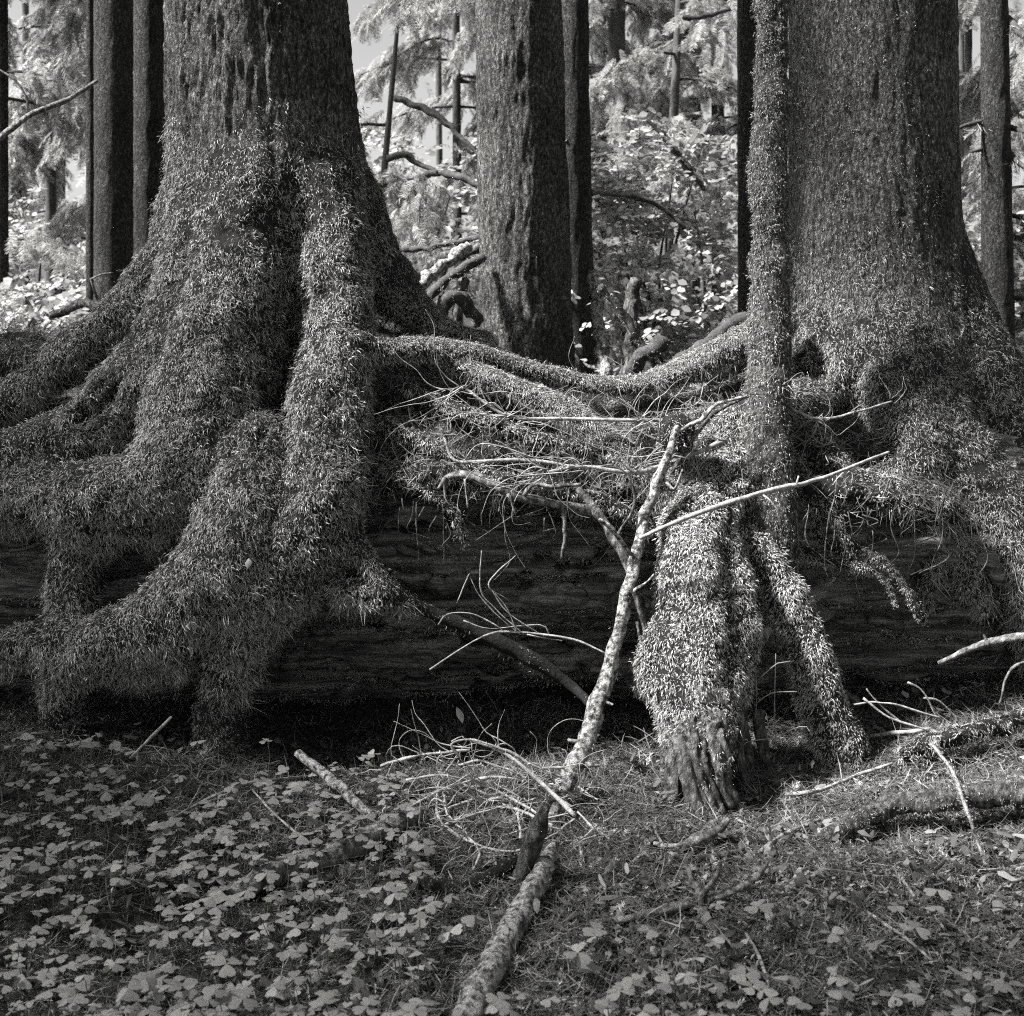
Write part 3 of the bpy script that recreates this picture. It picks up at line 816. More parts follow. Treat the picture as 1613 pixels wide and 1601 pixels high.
# --- slender tree between, striding off the log on two bare-footed roots
T_ch = [
    C((1222, -200, 4.48, .055), (1217, 0, 4.48, .055), (1214, 200, 4.47, .062), (1213, 400, 4.46, .070), (1212, 550, 4.44, .075), (1207, 640, 4.38, .078), (1207, 710, 4.33, .083), (1209, 790, 4.28, .090), (1222, 880, 4.24, .075), (1234, 970, 4.22, .05)),
    C((1190, 690, 4.40, .05), (1135, 745, 4.28, .055), (1080, 815, 4.14, .066), (1072, 900, 4.02, .072), (1074, 1000, 3.92, .074), (1060, 1080, 3.84, .066), (1066, 1150, 3.78, .05)),
    C((1185, 730, 4.36, .05), (1130, 825, 4.15, .07), (1145, 920, 4.03, .076), (1152, 1010, 3.94, .072), (1140, 1090, 3.85, .06), (1125, 1160, 3.78, .048)),
    C((1118, 800, 4.12, .05), (1100, 900, 3.96, .06), (1116, 1010, 3.87, .058), (1098, 1085, 3.80, .052), (1092, 1150, 3.75, .042)),
    C((1170, 840, 4.2, .05), (1215, 905, 4.14, .066), (1255, 980, 4.1, .072), (1280, 1060, 4.06, .072), (1305, 1130, 4.03, .072), (1330, 1190, 4.02, .082), (1370, 1225, 4.0, .05)),
    C((1050, 1000, 3.92, .05), (1022, 1045, 3.88, .04), (1025, 1090, 3.86, .035), (1060, 1110, 3.84, .04)),
    C((1165, 960, 3.98, .05), (1175, 1020, 3.94, .035), (1168, 1090, 3.9, .028)),
    C((1240, 860, 4.36, .045), (1290, 880, 4.3, .018), (1350, 893, 4.28, .014), (1395, 915, 4.27, .012), (1410, 950, 4.27, .008)),
    C((1235, 730, 4.42, .04), (1275, 790, 4.38, .022), (1290, 850, 4.36, .018), (1335, 870, 4.33, .015), (1385, 880, 4.3, .013), (1430, 930, 4.28, .014), (1450, 975, 4.27, .014)),
    C((1200, 620, 4.42, .05), (1130, 690, 4.36, .04), (1075, 740, 4.3, .04), (1045, 800, 4.25, .035)),
]
treeT = empty('slender_tree', tuple(P(1215, 1150, 4.1)), 'slender mossy tree beside the right giant, standing on two leg-like roots', 'tree')
Tv, Tq, Tl, Tn = solid(T_ch, .0095, 80)
Tv = Tv + Tn * (.012 * fbm(Tv * 12, 3, 1))[:, None]
split_parts(Tv, Tq, Tl, ['trunk'] + ['root'] * 9, [M['bark']] + [M['soil']] * 9, treeT)
uv, uf = tube(C((1222, -180, 4.48, .054), (1230, -1200, 4.48, .045), (1240, -2600, 4.48, .02)), 16, .1, .05)
mesh_obj('upper_trunk', uv, uf, M['bark'], treeT)
T_trunk = Tq[Tl[Tq[:, 0]] == 0]; T_root = Tq[Tl[Tq[:, 0]] != 0]
grow_moss(treeT, Tv, T_root, 'moss_pale', 19000, lambda p, n: sstep(.10, .22, p[:, 2] + .14 * fbm(p * 10, 2, 2) + .5 * (p[:, 0] > .75)) * (.5 + .5 * sstep(-.4, .1, fbm(p * 9, 2, 8))), .6, 1.15, 301, sfun=lambda p, n: 1 - .5 * sstep(1.02, 1.12, p[:, 0]))
grow_moss(treeT, Tv, T_trunk, 'moss_short', 11000, None, .7, 1.35, 302)
# bare fluted foot of the big leg
for k, rows in enumerate([
    ((1065, 1085, 3.88, .03), (1062, 1180, 3.72, .026), (1060, 1250, 3.66, .024), (1055, 1310, 3.60, .02)),
    ((1075, 1085, 3.86, .03), (1078, 1180, 3.68, .028), (1090, 1240, 3.62, .026), (1115, 1295, 3.58, .03)),
    ((1100, 1085, 3.86, .03), (1095, 1170, 3.68, .03), (1108, 1230, 3.63, .028), (1130, 1285, 3.6, .03)),
    ((1122, 1080, 3.88, .03), (1125, 1160, 3.7, .034), (1132, 1220, 3.66, .032), (1148, 1270, 3.64, .03)),
    ((1110, 1090, 3.84, .09), (1105, 1180, 3.76, .075), (1100, 1270, 3.70, .07), (1100, 1310, 3.68, .07))]):
    v, f = tube(C(*rows), 26, .010, .22, k * 3.1, True, .4)
    mesh_obj('foot_root', v, f, M['rootbare'], treeT)
    grow_moss(treeT, v, f, 'moss_pale', 7000, lambda p, n: sstep(.10, .24, p[:, 2] + .12 * fbm(p * 12, 2, 3)) * .9, .5, 1.0, 330 + k)
for k, rows in enumerate([
    ((1180, 1030, 4.0, .012), (1172, 1120, 3.95, .014), (1180, 1200, 3.9, .016), (1185, 1240, 3.86, .012)),
    ((1196, 1120, 3.96, .020), (1203, 1180, 3.92, .016), (1218, 1235, 3.88, .008)),
    ((1160, 1100, 3.88, .02), (1165, 1180, 3.82, .018), (1175, 1240, 3.78, .012)),
    ((1210, 990, 4.02, .014), (1195, 1020, 3.98, .012), (1180, 1045, 3.95, .008)),
    ((1260, 1030, 4.2, .02), (1300, 1080, 4.16, .022), (1350, 1110, 4.12, .02))]):
    v, f = tube(C(*rows), 8, .015, .25, k * 5.1)
    mesh_obj('splintered_root', v, f, M['rootbare'] if k != 3 else M['wood'], treeT)
for k, rows in enumerate([((1188, 1040), (1192, 1090), (1190, 1130)), ((1222, 1030), (1220, 1110), (1222, 1180)), ((1195, 1070), (1225, 1045), (1245, 1042)), ((1190, 1110), (1215, 1092), (1255, 1090)), ((1215, 1170), (1245, 1150), (1270, 1145), (1280, 1160)), ((1165, 1190), (1175, 1170), (1220, 1163)), ((1160, 1190), (1165, 1230), (1220, 1255))]):
    v, f = tube(C(*[(x, y, 3.92 - .01 * k, .0018) for x, y in rows]), 5, .02)
    mesh_obj('rootlet', v, f, M['twig'], treeT)

# ------------------------------------------------------------------ trees standing behind the log
def straight_tree(name, label, x0, w0, x1, w1, d, ybase, mat, sides=28, top=-2600, step=.03, group=None, relief=.004):
    """trunk given by its photo column at the top edge (x0,w0) and at its base (x1,w1)"""
    base = P(x1, ybase, d); base[2] = min(base[2], float(gz(base[0], d)[0])) - .1
    yb = HY + (CAMZ - base[2]) * FPX / d
    slope = (x0 - x1) / (0 - ybase)
    rows = []
    for y in (yb, ybase, ybase * .7, ybase * .35, 0, -300, top * .5, top):
        t = np.clip(y / ybase, -6, 1.05)
        w = w1 * t + w0 * (1 - t) if t >= 0 else w0 * max(.35, 1 + t * .10)
        fl = 1 + .35 * max(0, (y - ybase * .85) / max(yb - ybase * .85, 1)) ** 2
        rows.append(list(P(x1 + (y - ybase) * slope, y, d)) + [w * d / FPX * .5 * fl])
    t = empty(name, tuple(base), label, 'tree', group)
    rows = np.array(rows)
    s = spline(rows, step)
    near = s[:, 2] < P(0, -260, d)[2]
    sp = s[near]
    n = len(sp)
    a = np.arange(sides) / sides * 2 * math.pi
    c = sp[:, None, :3] + np.zeros((n, sides, 3))
    dirs = np.stack([np.sin(a), -np.cos(a), a * 0], 1)[None]
    v = (c + dirs * sp[:, 3][:, None, None]).reshape(-1, 3)
    nr = np.repeat(dirs, n, 0).reshape(-1, 3)
    rel = bark_relief(v, nr, (rows[:, 0].mean(), d), relief, .026, .2, x1 * .1, sp[:, 3].mean()) + .03 * sp[:, 3].mean() * fbm(v * 3, 2, x1)
    v = v + nr * rel[:, None]
    ii, jj = np.meshgrid(np.arange(n - 1), np.arange(sides), indexing='ij'); kk = (jj + 1) % sides
    f = np.stack([ii * sides + jj, ii * sides + kk, (ii + 1) * sides + kk, (ii + 1) * sides + jj], -1).reshape(-1, 4)
    mesh_obj('trunk', v, f, mat, t)
    up = s[~near]
    if len(up) > 4:
        uv, uf = tube(np.vstack([sp[-1:], up[::6]]), max(8, sides // 3), .4)
        mesh_obj('upper_trunk', uv, uf, mat, t)
    return t, rows, v, f

def limb_on(t, rows, mat, name='branch', sides=6, rough=.15, k=0):
    v, f = tube(C(*rows), sides, .04, rough, k * 1.7)
    return mesh_obj(name, v, f, mat, t), v, f

mid, _, v, f = straight_tree('spruce_tree', 'thick straight spruce trunk standing in the middle behind the log', 818, 134, 830, 148, 6.6, 585, M['bark'], 150, step=.012, relief=.009)
grow_moss(mid, v, f, 'moss_short', 160, lambda p, n: (n[:, 1] < .2) * sstep(.1, .6, fbm(p * 5, 2, 4)) * (p[:, 2] < 3.4), .6, 1.1, 410)
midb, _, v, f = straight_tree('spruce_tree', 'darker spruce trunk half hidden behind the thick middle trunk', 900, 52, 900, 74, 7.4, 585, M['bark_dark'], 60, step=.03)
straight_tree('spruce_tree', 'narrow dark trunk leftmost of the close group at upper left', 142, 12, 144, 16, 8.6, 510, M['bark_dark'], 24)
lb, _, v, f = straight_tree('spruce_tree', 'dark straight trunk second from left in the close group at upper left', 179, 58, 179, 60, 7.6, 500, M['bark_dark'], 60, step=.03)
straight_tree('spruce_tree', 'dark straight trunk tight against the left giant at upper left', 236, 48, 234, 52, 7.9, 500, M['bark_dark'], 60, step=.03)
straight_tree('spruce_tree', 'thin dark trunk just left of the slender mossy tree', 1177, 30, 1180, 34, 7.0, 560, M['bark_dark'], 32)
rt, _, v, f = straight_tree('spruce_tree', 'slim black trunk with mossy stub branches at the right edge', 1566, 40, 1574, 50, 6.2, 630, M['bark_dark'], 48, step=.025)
for k, rows in enumerate([((1548, 192, 6.2, .014), (1520, 198, 6.15, .01), (1505, 206, 6.1, .006)), ((1550, 235, 6.2, .012), (1528, 240, 6.2, .006)), ((1588, 30, 6.2, .02), (1605, 50, 6.1, .02), (1640, 75, 6.0, .014)),
                          ((1590, 200, 6.2, .016), (1620, 210, 6.1, .01)), ((1590, 240, 6.2, .016), (1612, 262, 6.1, .012), (1650, 280, 6.0, .008)), ((1595, 340, 6.2, .012), (1640, 350, 6.1, .01)),
                          ((1548, 455, 6.2, .01), (1525, 470, 6.2, .006)), ((1596, 470, 6.2, .012), (1640, 470, 6.1, .01))]):
    o, bv, bf = limb_on(rt, rows, M['twig_dark'], k=k)
    p, n_ = sample(bv, bf, 700, None, k)
    scatter('moss', 'hang', p, np.tile([0, 0, -1.0], (len(p), 1)) + RNG.normal(0, .2, p.shape), n_, RNG.uniform(.6, 1.3, len(p)), rt, k)
limb_on(lb, ((152, 128, 7.3, .012), (105, 158, 7.1, .016), (60, 175, 7.0, .016), (25, 198, 6.9, .018), (-20, 235, 6.8, .02)), M['wood'])
limb_on(lb, ((45, 182, 7.0, .009), (44, 160, 7.0, .008), (25, 128, 7.0, .007), (-10, 105, 7.0, .006)), M['wood'])
limb_on(lb, ((153, 470, 7.3, .010), (148, 455, 7.2, .008), (143, 440, 7.2, .007), (160, 432, 7.2, .006), (178, 430, 7.2, .004)), M['wood'])

# lower storey conifers: trunk, limbs and needle sprays
def conifer(label, x0, w0, x1, w1, d, ybase, limbs, seed, mat=None, scale=1.0, zlow=1.4, zhigh=None, lmax=1.6, top=-1500, dens=9, group='conifers in the wood behind'):
    r = np.random.default_rng(seed)
    t, rows, v, f = straight_tree('hemlock_tree', label, x0, w0, x1, w1, d, ybase, mat or M['bark_far'], 16, top, .08, group)
    zhigh = zhigh or P(0, -60, d)[2] + .8
    P_, X_, Z_, S_ = [], [], [], []
    o = np.argsort(rows[:, 2])
    for k in range(int(limbs * .72)):
        z = r.uniform(zlow, zhigh); az = r.uniform(0, 2 * math.pi)
        if math.sin(az) > .5 and r.uniform() < .5: az = -az
        L = lmax * r.uniform(.45, 1.0)
        c = np.array([np.interp(z, rows[o, 2], rows[o, 0]), d, z])
        dr = np.array([math.cos(az), math.sin(az), 0])
        pts = [np.append(c + dr * L * s + np.array([0, 0, L * (.10 * s - droop * s * s)]) + r.normal(0, .03, 3) * s, max(.003, (.009 * (1 - s) + .003) * lmax ** .5))
               for s in (0, .3, .6, .85, 1.0) for droop in (.55,)]
        bv, bf = tube(np.array(pts), 5, .12, .1)
        mesh_obj('branch', bv, bf, M['twig_dark'], t)
        sp = spline(np.array(pts), L / (dens * L + 2))[1:, :3]
        tg = nrm(np.gradient(sp, axis=0))
        sd = np.cross(tg, [0, 0, 1.0])
        for s in (-1, 1, 0, -1, 1, .5, -.5, 1, -1, .3, -.3, .8, -.8, 0):
            m = r.uniform(size=len(sp)) < .85
            m[:1] = False
            P_.append(sp[m] + r.normal(0, .05, (m.sum(), 3)))
            X_.append(tg[m] * .7 + sd[m] * s * r.uniform(.5, 1.2, (m.sum(), 1)) + np.array([0, 0, -.35]) + r.normal(0, .2, (m.sum(), 3)))
            Z_.append(np.tile([0, 0, 1.0], (m.sum(), 1)) + r.normal(0, .35, (m.sum(), 3))); S_.append(r.uniform(.6, 1.15, m.sum()) * scale)
    scatter('crown', 'spray', np.vstack(P_), np.vstack(X_), np.vstack(Z_), np.concatenate(S_), t, seed)
    return t

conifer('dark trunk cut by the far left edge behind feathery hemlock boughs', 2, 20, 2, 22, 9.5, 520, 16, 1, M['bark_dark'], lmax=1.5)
conifer('left of the thin twin trunks amid foliage at far left', 80, 15, 80, 17, 13.0, 500, 30, 2, lmax=2.0, zlow=1.9)
conifer('right of the thin twin trunks amid foliage at far left', 97, 12, 95, 14, 14.5, 500, 22, 3, lmax=2.0, zlow=1.9)
conifer('feathery hemlock with its trunk hidden behind the upper left trunks', 215, 30, 215, 34, 11.0, 500, 34, 4, lmax=1.9, zlow=2.2)
conifer('small crooked hemlock leaning beside the left giant, with drooping limbs', 630, 6, 586, 12, 8.2, 480, 14, 5, M['bark_far'], .8, 2.1, lmax=1.0)
conifer('thin far trunk high between the left giant and the middle trunk', 718, 12, 722, 14, 14.0, 500, 34, 6, lmax=2.1, zlow=2.2)
conifer('pale far trunk right of the middle trunk, dimmed by foliage', 972, 26, 968, 30, 13.5, 520, 30, 7, lmax=2.0, zlow=2.6)
conifer('thin leaning far trunk with bare limbs right of the pale one', 1070, 12, 1045, 18, 11.0, 540, 16, 8, lmax=1.5, zlow=2.4)
conifer('far trunk at top, just left of the thin dark trunk', 1130, 20, 1132, 20, 15.0, 520, 28, 9, lmax=2.1, zlow=2.6)
conifer('feathery hemlock in the gap between right giant and black trunk', 1526, 10, 1524, 14, 10.5, 560, 40, 10, lmax=1.5, zlow=1.2)
conifer('feathery hemlock beyond the right edge of the black trunk', 1640, 14, 1640, 16, 9.5, 560, 34, 12, lmax=1.4, zlow=1.2)
conifer('tall far hemlock behind the middle trunk', 850, 18, 850, 20, 16.0, 510, 40, 13, lmax=2.4, zlow=2.0)
conifer('tall far hemlock behind the right giant', 1300, 18, 1300, 20, 14.0, 510, 30, 14, lmax=2.2, zlow=2.0)

for k, (x0, w0, x1, w1, d_, lb_) in enumerate([(1010, 9, 1012, 11, 17.0, 'hair-thin far trunk in the gap right of the pale far trunk'), (1100, 10, 1096, 12, 16.0, 'slim far trunk between leaning trunk and thin dark trunk'), (948, 10, 950, 12, 18.0, 'hair-thin far trunk hugging the right of the middle trunk'),
        (690, 9, 694, 11, 17.0, 'slim far trunk left of the thin far one'), (40, 10, 42, 12, 17.5, 'hair-thin far trunk near the left edge'), (1515, 9, 1513, 10, 16.0, 'hair-thin far trunk between right giant and black trunk')]):
    straight_tree('spruce_tree', lb_, x0, w0, x1, w1, d_, 510, M['bark_far'], 12, -1200, .12, 'conifers in the wood behind')
def shade_tree(label, x, y, h0, h1, rad, n, seed):  # unseen trees added to keep the sun off roots and floor
    """tree added out of view; its high crown is shaped to cast shade"""
    r = np.random.default_rng(seed)
    g = float(gz(x, y)[0])
    t = empty('hemlock_tree', (x, y, g), label, 'tree', 'added shade trees out of view')
    v, f = tube(np.array([[x, y, g - .1, .24], [x + .03, y, 2.0, .20], [x, y + .05, 6.0, .15], [x, y, h1 + 1.5, .04]]), 20, .15, .06, seed)
    mesh_obj('trunk', v, f, M['bark_dark'], t)
    for k in range(9):
        a_ = k * 2.4; L = rad * r.uniform(.8, 1.1); z_ = r.uniform(h0, h1)
        v, f = tube(np.array([[x, y, z_, .03], [x + L * .5 * math.cos(a_), y + L * .5 * math.sin(a_), z_ + .05, .02], [x + L * math.cos(a_), y + L * math.sin(a_), z_ - .2, .006]]), 6, .15, .1, k)
        mesh_obj('branch', v, f, M['twig_dark'], t)
    a_ = r.uniform(0, 6.283, n); q_ = rad * np.sqrt(r.uniform(0, 1, n))
    p = np.stack([x + q_ * np.cos(a_), y + q_ * np.sin(a_), r.uniform(h0, h1, n)], 1)
    scatter('crown', 'spray', p, np.stack([np.cos(a_), np.sin(a_), np.full(n, -.35)], 1) + r.normal(0, .4, p.shape), np.tile([0, 0, 1.0], (n, 1)) + r.normal(0, .35, p.shape), r.uniform(2.2, 3.4, n), t, seed)
shade_tree('added unseen hemlock beyond the left edge, placed to shade the left giant roots', -7.15, 3.35, 6.0, 8.2, 1.15, 330, 71)
shade_tree('added unseen hemlock left of the viewer, placed to shade the wood sorrel', -6.6, 1.5, 6.0, 8.0, 1.15, 170, 72)
shade_tree('added unseen hemlock near the viewer, placed to shade the front floor', -4.6, 0.9, 6.0, 8.0, 1.15, 150, 73)
# boughs added to the left giant above the frame to shade the right giant
rb = np.random.default_rng(90)
bc = np.array([-2.45, 4.2, 7.0]); tr = np.array([P(400, 0, 4.85)[0], 4.85, 0])
for k in range(7):
    tip = bc + rb.normal(0, .45, 3) * np.array([1, 1, .5]); st = tr + np.array([0, 0, 6.6 + .2 * k])
    bv, bf = tube(np.array([list(st) + [.05], list((st * .5 + tip * .5) + [0, 0, .15]) + [.03], list(tip) + [.008]]), 8, .1, .1, k)
    mesh_obj('branch', bv, bf, M['twig_dark'], treeA)
n_b = 45
pb = bc + np.clip(rb.normal(0, .42, (n_b, 3)), -.8, .8) * np.array([1, 1, .7])
scatter('crown', 'spray', pb, rb.normal(0, 1, (n_b, 3)) * np.array([1, 1, .3]) + np.array([-.6, -.2, -.3]), np.tile([0, 0, 1.0], (n_b, 1)) + rb.normal(0, .35, (n_b, 3)), rb.uniform(1.8, 2.8, n_b), treeA, 91)
# arched dead limbs, each a thing of its own
def stick(name, label, rows, mat, sides=8, step=.02, rough=.2, seed=1.0, cat='branch', group=None):
    v, f = tube(np.array(rows), sides, step, rough, seed)
    o = mesh_obj(name, v, f, mat)
    return tag(o, label, cat, group), v, f

BGL = [
    ('arched black limb low between left giant and middle trunk', ((690, 505, 6.2, .03), (700, 480, 6.1, .03), (720, 466, 6.1, .03), (738, 482, 6.2, .03), (752, 515, 6.3, .028)), 'twig_dark'),
    ('leaning mossy limb above the arched black limb', ((650, 440, 6.6, .02), (690, 415, 6.6, .028), (730, 400, 6.6, .03), (765, 385, 6.6, .03)), 'rootbare'),
    ('straight thin limb reaching from left giant to middle trunk', ((600, 395, 6.9, .014), (660, 392, 6.8, .016), (720, 382, 6.7, .014), (760, 372, 6.6, .012)), 'twig_dark'),
    ('pale stout limb slanting down to the left of the middle trunk', ((640, 475, 6.0, .03), (670, 440, 6.1, .035), (700, 418, 6.2, .03), (740, 385, 6.3, .025)), 'lichen'),
    ('dark limb crossing below the pale stout limb', ((660, 490, 6.3, .02), (690, 455, 6.3, .025), (720, 430, 6.3, .025), (760, 405, 6.4, .02)), 'twig_dark'),
    ('short upright limb under the arch by the middle trunk', ((715, 520, 6.3, .02), (722, 480, 6.3, .022), (735, 440, 6.3, .02)), 'rootbare'),
    ('banded pale sapling stem right of the middle trunk', ((958, 600, 6.4, .034), (948, 540, 6.5, .032), (940, 480, 6.6, .030), (935, 430, 6.7, .026)), 'lichen'),
    ('broken pale stem standing left of the curled black stub', ((985, 600, 6.2, .036), (992, 550, 6.2, .034), (996, 500, 6.2, .030), (1000, 440, 6.2, .028)), 'rootbare'),
    ('curled black stub on the log crest right of the middle trunk', ((1000, 590, 5.9, .035), (1003, 570, 5.9, .035), (1025, 548, 5.9, .035), (1052, 540, 5.9, .03)), 'twig_dark'),
    ('dark mossy limb slanting up toward the slender tree', ((1045, 592, 5.7, .026), (1085, 560, 5.7, .03), (1125, 533, 5.7, .032), (1180, 500, 5.7, .034)), 'twig_dark'),
    ('thin bent dead limb in the bright leaves near the slender tree', ((1020, 190, 8.5, .014), (1055, 225, 8.4, .02), (1080, 260, 8.4, .018), (1110, 300, 8.3, .014)), 'twig_dark'),
    ('dark thin limb arching over the bright shrubs', ((925, 305, 8.0, .012), (990, 308, 7.9, .016), (1040, 325, 7.9, .014), (1080, 360, 7.9, .01)), 'twig_dark'),
    ('crossed thin pole leaning among pale saplings', ((945, 450, 6.0, .014), (985, 500, 6.0, .016), (1020, 555, 6.0, .014)), 'twig_dark'),
    ('pale mossy stick lying on the log crest at far left', ((80, 498, 5.2, .014), (130, 480, 5.15, .018), (185, 490, 5.1, .02)), 'wood'),
    ('wavy black limb left of the middle trunk', ((562, 280, 8.0, .014), (600, 290, 7.9, .02), (650, 285, 7.9, .02), (690, 272, 7.8, .022), (760, 292, 7.6, .02)), 'twig_dark'),
    ('bowed black limb drooping above the wavy limb', ((610, 250, 7.9, .018), (635, 243, 7.9, .022), (660, 258, 7.9, .018), (690, 272, 7.8, .012)), 'twig_dark'),
    ('long sloping limb from the crooked hemlock toward the middle trunk', ((622, 155, 8.1, .022), (680, 178, 8.0, .02), (720, 210, 7.9, .016), (755, 245, 7.8, .01)), 'twig_dark'),
    ('forked thin limb among leaves right of the pale far trunk', ((1150, 15, 8.6, .012), (1100, 28, 8.5, .014), (1075, 30, 8.5, .016)), 'twig_dark'),
]
for k, (lb_, rows, mt) in enumerate(BGL):
    o, bv, bf = stick('dead_limb', lb_, C(*rows), M[mt], 10, .02, .45, k * 2.3)
    if mt == 'twig_dark' and rows[0][2] < 7: grow_moss(o, bv, bf, 'moss_short', 2200, None, .7, 1.3, 800 + k)

# broad-leaved shrubs with translucent leaves
def shrub(label, x, d, z0, z1, rx, ry, n, seed, stems=4, scale=1.0):
    r = np.random.default_rng(seed)
    bx = (x - CX) / FPX * d
    g = float(gz(bx, d)[0])
    t = empty('leafy_shrub', (bx, d, g), label, 'shrub', 'broad-leaved shrubs behind the log')
    cl = []
    for k in range(stems):
        tip = np.array([bx + r.normal(0, rx * .6), d + r.normal(0, ry * .6), r.uniform((z0 + z1) / 2, z1)])
        rows = [[bx + r.normal(0, .05), d + r.normal(0, .05), g - .05, .016], list((np.array([bx, d, g]) + tip) / 2 + r.normal(0, .12, 3)) + [.011], list(tip) + [.004]]
        v, f = tube(np.array(rows), 6, .08, .1)
        mesh_obj('stem', v, f, M['twig_dark'], t)
    cen = np.stack([bx + r.normal(0, rx, n // 14), d + r.normal(0, ry, n // 14), r.uniform(z0, z1, n // 14)], 1)
    p = cen[r.integers(0, len(cen), n)] + r.normal(0, .13, (n, 3)) * np.array([1.5, 1.2, .8])
    scatter('foliage', 'broad', p, r.normal(0, 1, p.shape) * np.array([1, 1, .3]), np.tile([0, -.3, 1.0], (n, 1)) + r.normal(0, .3, p.shape), r.uniform(.6, 1.2, n) * scale, t, seed)

shrub('bright leafy shrub just right of the middle trunk', 985, 8.4, 1.0, 2.5, .42, .35, 330, 21)
shrub('bright leafy shrub left of the slender tree', 1100, 8.8, 1.0, 2.6, .45, .35, 340, 22)
shrub('low leafy shrub behind the curled black stub', 1040, 7.6, .9, 1.7, .45, .25, 260, 23, 4, .9)
shrub('leafy shrub between the left giant and the middle trunk', 660, 9.2, 1.2, 2.5, .40, .3, 300, 24)
shrub('low leafy shrub at the far left edge behind the log', 60, 11.0, 1.1, 2.1, .55, .3, 220, 25)
shrub('dense low shrub left of the pale mossy stick', 110, 9.0, .9, 1.55, .5, .25, 260, 28)
shrub('leafy shrub behind the black trunk at the right edge', 1560, 9.6, .9, 2.2, .5, .3, 240, 26)
shrub('leafy shrub hidden low behind the right giant', 1360, 9.0, .9, 2.2, .6, .3, 200, 27)

# the far wood: one mass of boughs
r = np.random.default_rng(99)
N = 2000
fy = r.uniform(17, 36, N); fx = r.uniform(-.62, .62, N) * fy
cz = r.uniform(.0, 1.0, N) ** .8
fz = .8 + cz * (.27 * fy)
p = np.stack([fx, fy, fz], 1)
keep = fbm(p * np.array([.5, .12, .7]), 2, 3.3) > (.04 + .45 * cz)
p = p[keep]
fw = scatter('far_wood', 'spray', p, np.stack([r.normal(0, 1, len(p)), r.normal(0, 1, len(p)) - .3, -.35 + r.normal(0, .25, len(p))], 1), np.tile([0, 0, 1.0], (len(p), 1)) + r.normal(0, .3, p.shape), r.uniform(1.6, 3.2, len(p)), None, 7)
tag(fw, 'pale blurred mass of distant forest boughs filling the background', 'forest', None, 'stuff')

# ------------------------------------------------------------------ dead branches and twigs on the log and the floor
def bough(label, rows, r_twigs, mat=None, name='dead_branch', cat='branch', seed=0, tm=None, sides=7, rough=.25, group=None):
    """a stem with twigs of its own; r_twigs: list of chains"""
    rows = np.array(rows)
    c = rows[:, :3].mean(0); c[2] = rows[:, 2].min()
    t = empty(name, tuple(c), label, cat, group)
    v, f = tube(rows, sides, .015, rough, seed)
    so = mesh_obj('stem', v, f, mat or M['twig'], t)
    for k, tw in enumerate(r_twigs):
        tv, tf = tube(np.array(tw), 5, .012, .9, k * 1.3)
        mesh_obj('twig', tv, tf, tm or mat or M['twig'], t).parent = so
    return t, v, f

def wisps(r, origin, n, ang0, ang1, L0, L1, d, spread=.05, curl=.9, rad=.0018):
    """thin twigs springing from a stem in the plane facing the viewer"""
    out = []
    for _ in range(n):
        o = origin[r.integers(0, len(origin))] + r.normal(0, .008, 3)
        a = math.radians(r.uniform(ang0, ang1)); L = r.uniform(L0, L1)
        k = r.normal(0, curl) * 1.5; k2 = r.normal(0, .35)
        pts = [list(o) + [rad]]
        p = np.array(o)
        dy = r.normal(0, spread)
        for s in range(5):
            p = p + np.array([math.cos(a), dy, math.sin(a)]) * L / 5
            a += k / 5 + r.normal(0, .34) + k2 * (s - 2) * .4
            pts.append(list(p) + [rad * .95 * (1 - .14 * (s + 1))])
        out.append(pts)
    return out

r = np.random.default_rng(3)
# lichened pole leaning from the log to the floor
pole = C((1068, 672, 4.12, .012), (1045, 735, 4.08, .014), (1018, 810, 4.03, .017), (1000, 880, 3.98, .019), (980, 960, 3.92, .020), (960, 1050, 3.86, .022), (938, 1120, 3.80, .026), (915, 1190, 3.72, .028), (885, 1250, 3.64, .028), (868, 1300, 3.57, .022))
tw = [C((1000, 880, 3.98, .009), (975, 845, 3.95, .007), (945, 820, 3.93, .005)), C((1005, 855, 4.0, .006), (1000, 885, 3.96, .005)), C((1065, 680, 4.12, .008), (1100, 665, 4.1, .007), (1130, 640, 4.1, .005), (1175, 625, 4.1, .004)),
      C((985, 940, 3.94, .005), (1010, 925, 3.92, .004), (1030, 905, 3.92, .003)), C((945, 1100, 3.82, .005), (965, 1110, 3.80, .004)), C((920, 1170, 3.75, .006), (895, 1165, 3.74, .004)), C((905, 1205, 3.7, .008), (945, 1206, 3.68, .006)), C((880, 1240, 3.66, .006), (850, 1215, 3.64, .004), (830, 1235, 3.62, .003)),
      C((1040, 750, 4.08, .006), (1060, 770, 4.05, .005), (1075, 740, 4.05, .004))]
pt, v, f = bough('long pale lichen-flecked branch leaning from the log down to the floor', pole, tw, M['lichen'], seed=2, sides=12, rough=.3)
grow_moss(pt, v, f, 'moss_pale', 1100, lambda p, n: .25 + .75 * sstep(-.1, .5, fbm(p * 14, 2, 4)) * sstep(.75, .35, p[:, 2]), .25, .7, 61)
# its lower half on the floor
def GR(*rows):
    return np.array([list(G(x, y, up)) + [rd] for x, y, rd, up in rows])
low = GR((872, 1335, .018, .05), (858, 1365, .024, .04), (838, 1410, .027, .035), (805, 1470, .029, .03), (775, 1530, .030, .03), (748, 1580, .030, .03), (728, 1612, .028, .03))
pt, v, f = bough('thick pale lichen-flecked branch lying on the floor at bottom centre', low, [GR((845, 1400, .006, .05), (870, 1385, .004, .06)), GR((780, 1520, .006, .05), (765, 1545, .004, .02))], M['lichen'], seed=8, sides=14, rough=.25)
grow_moss(pt, v, f, 'moss_short', 500, lambda p, n: sstep(.1, .6, fbm(p * 10, 2, 4)), .5, 1., 62)

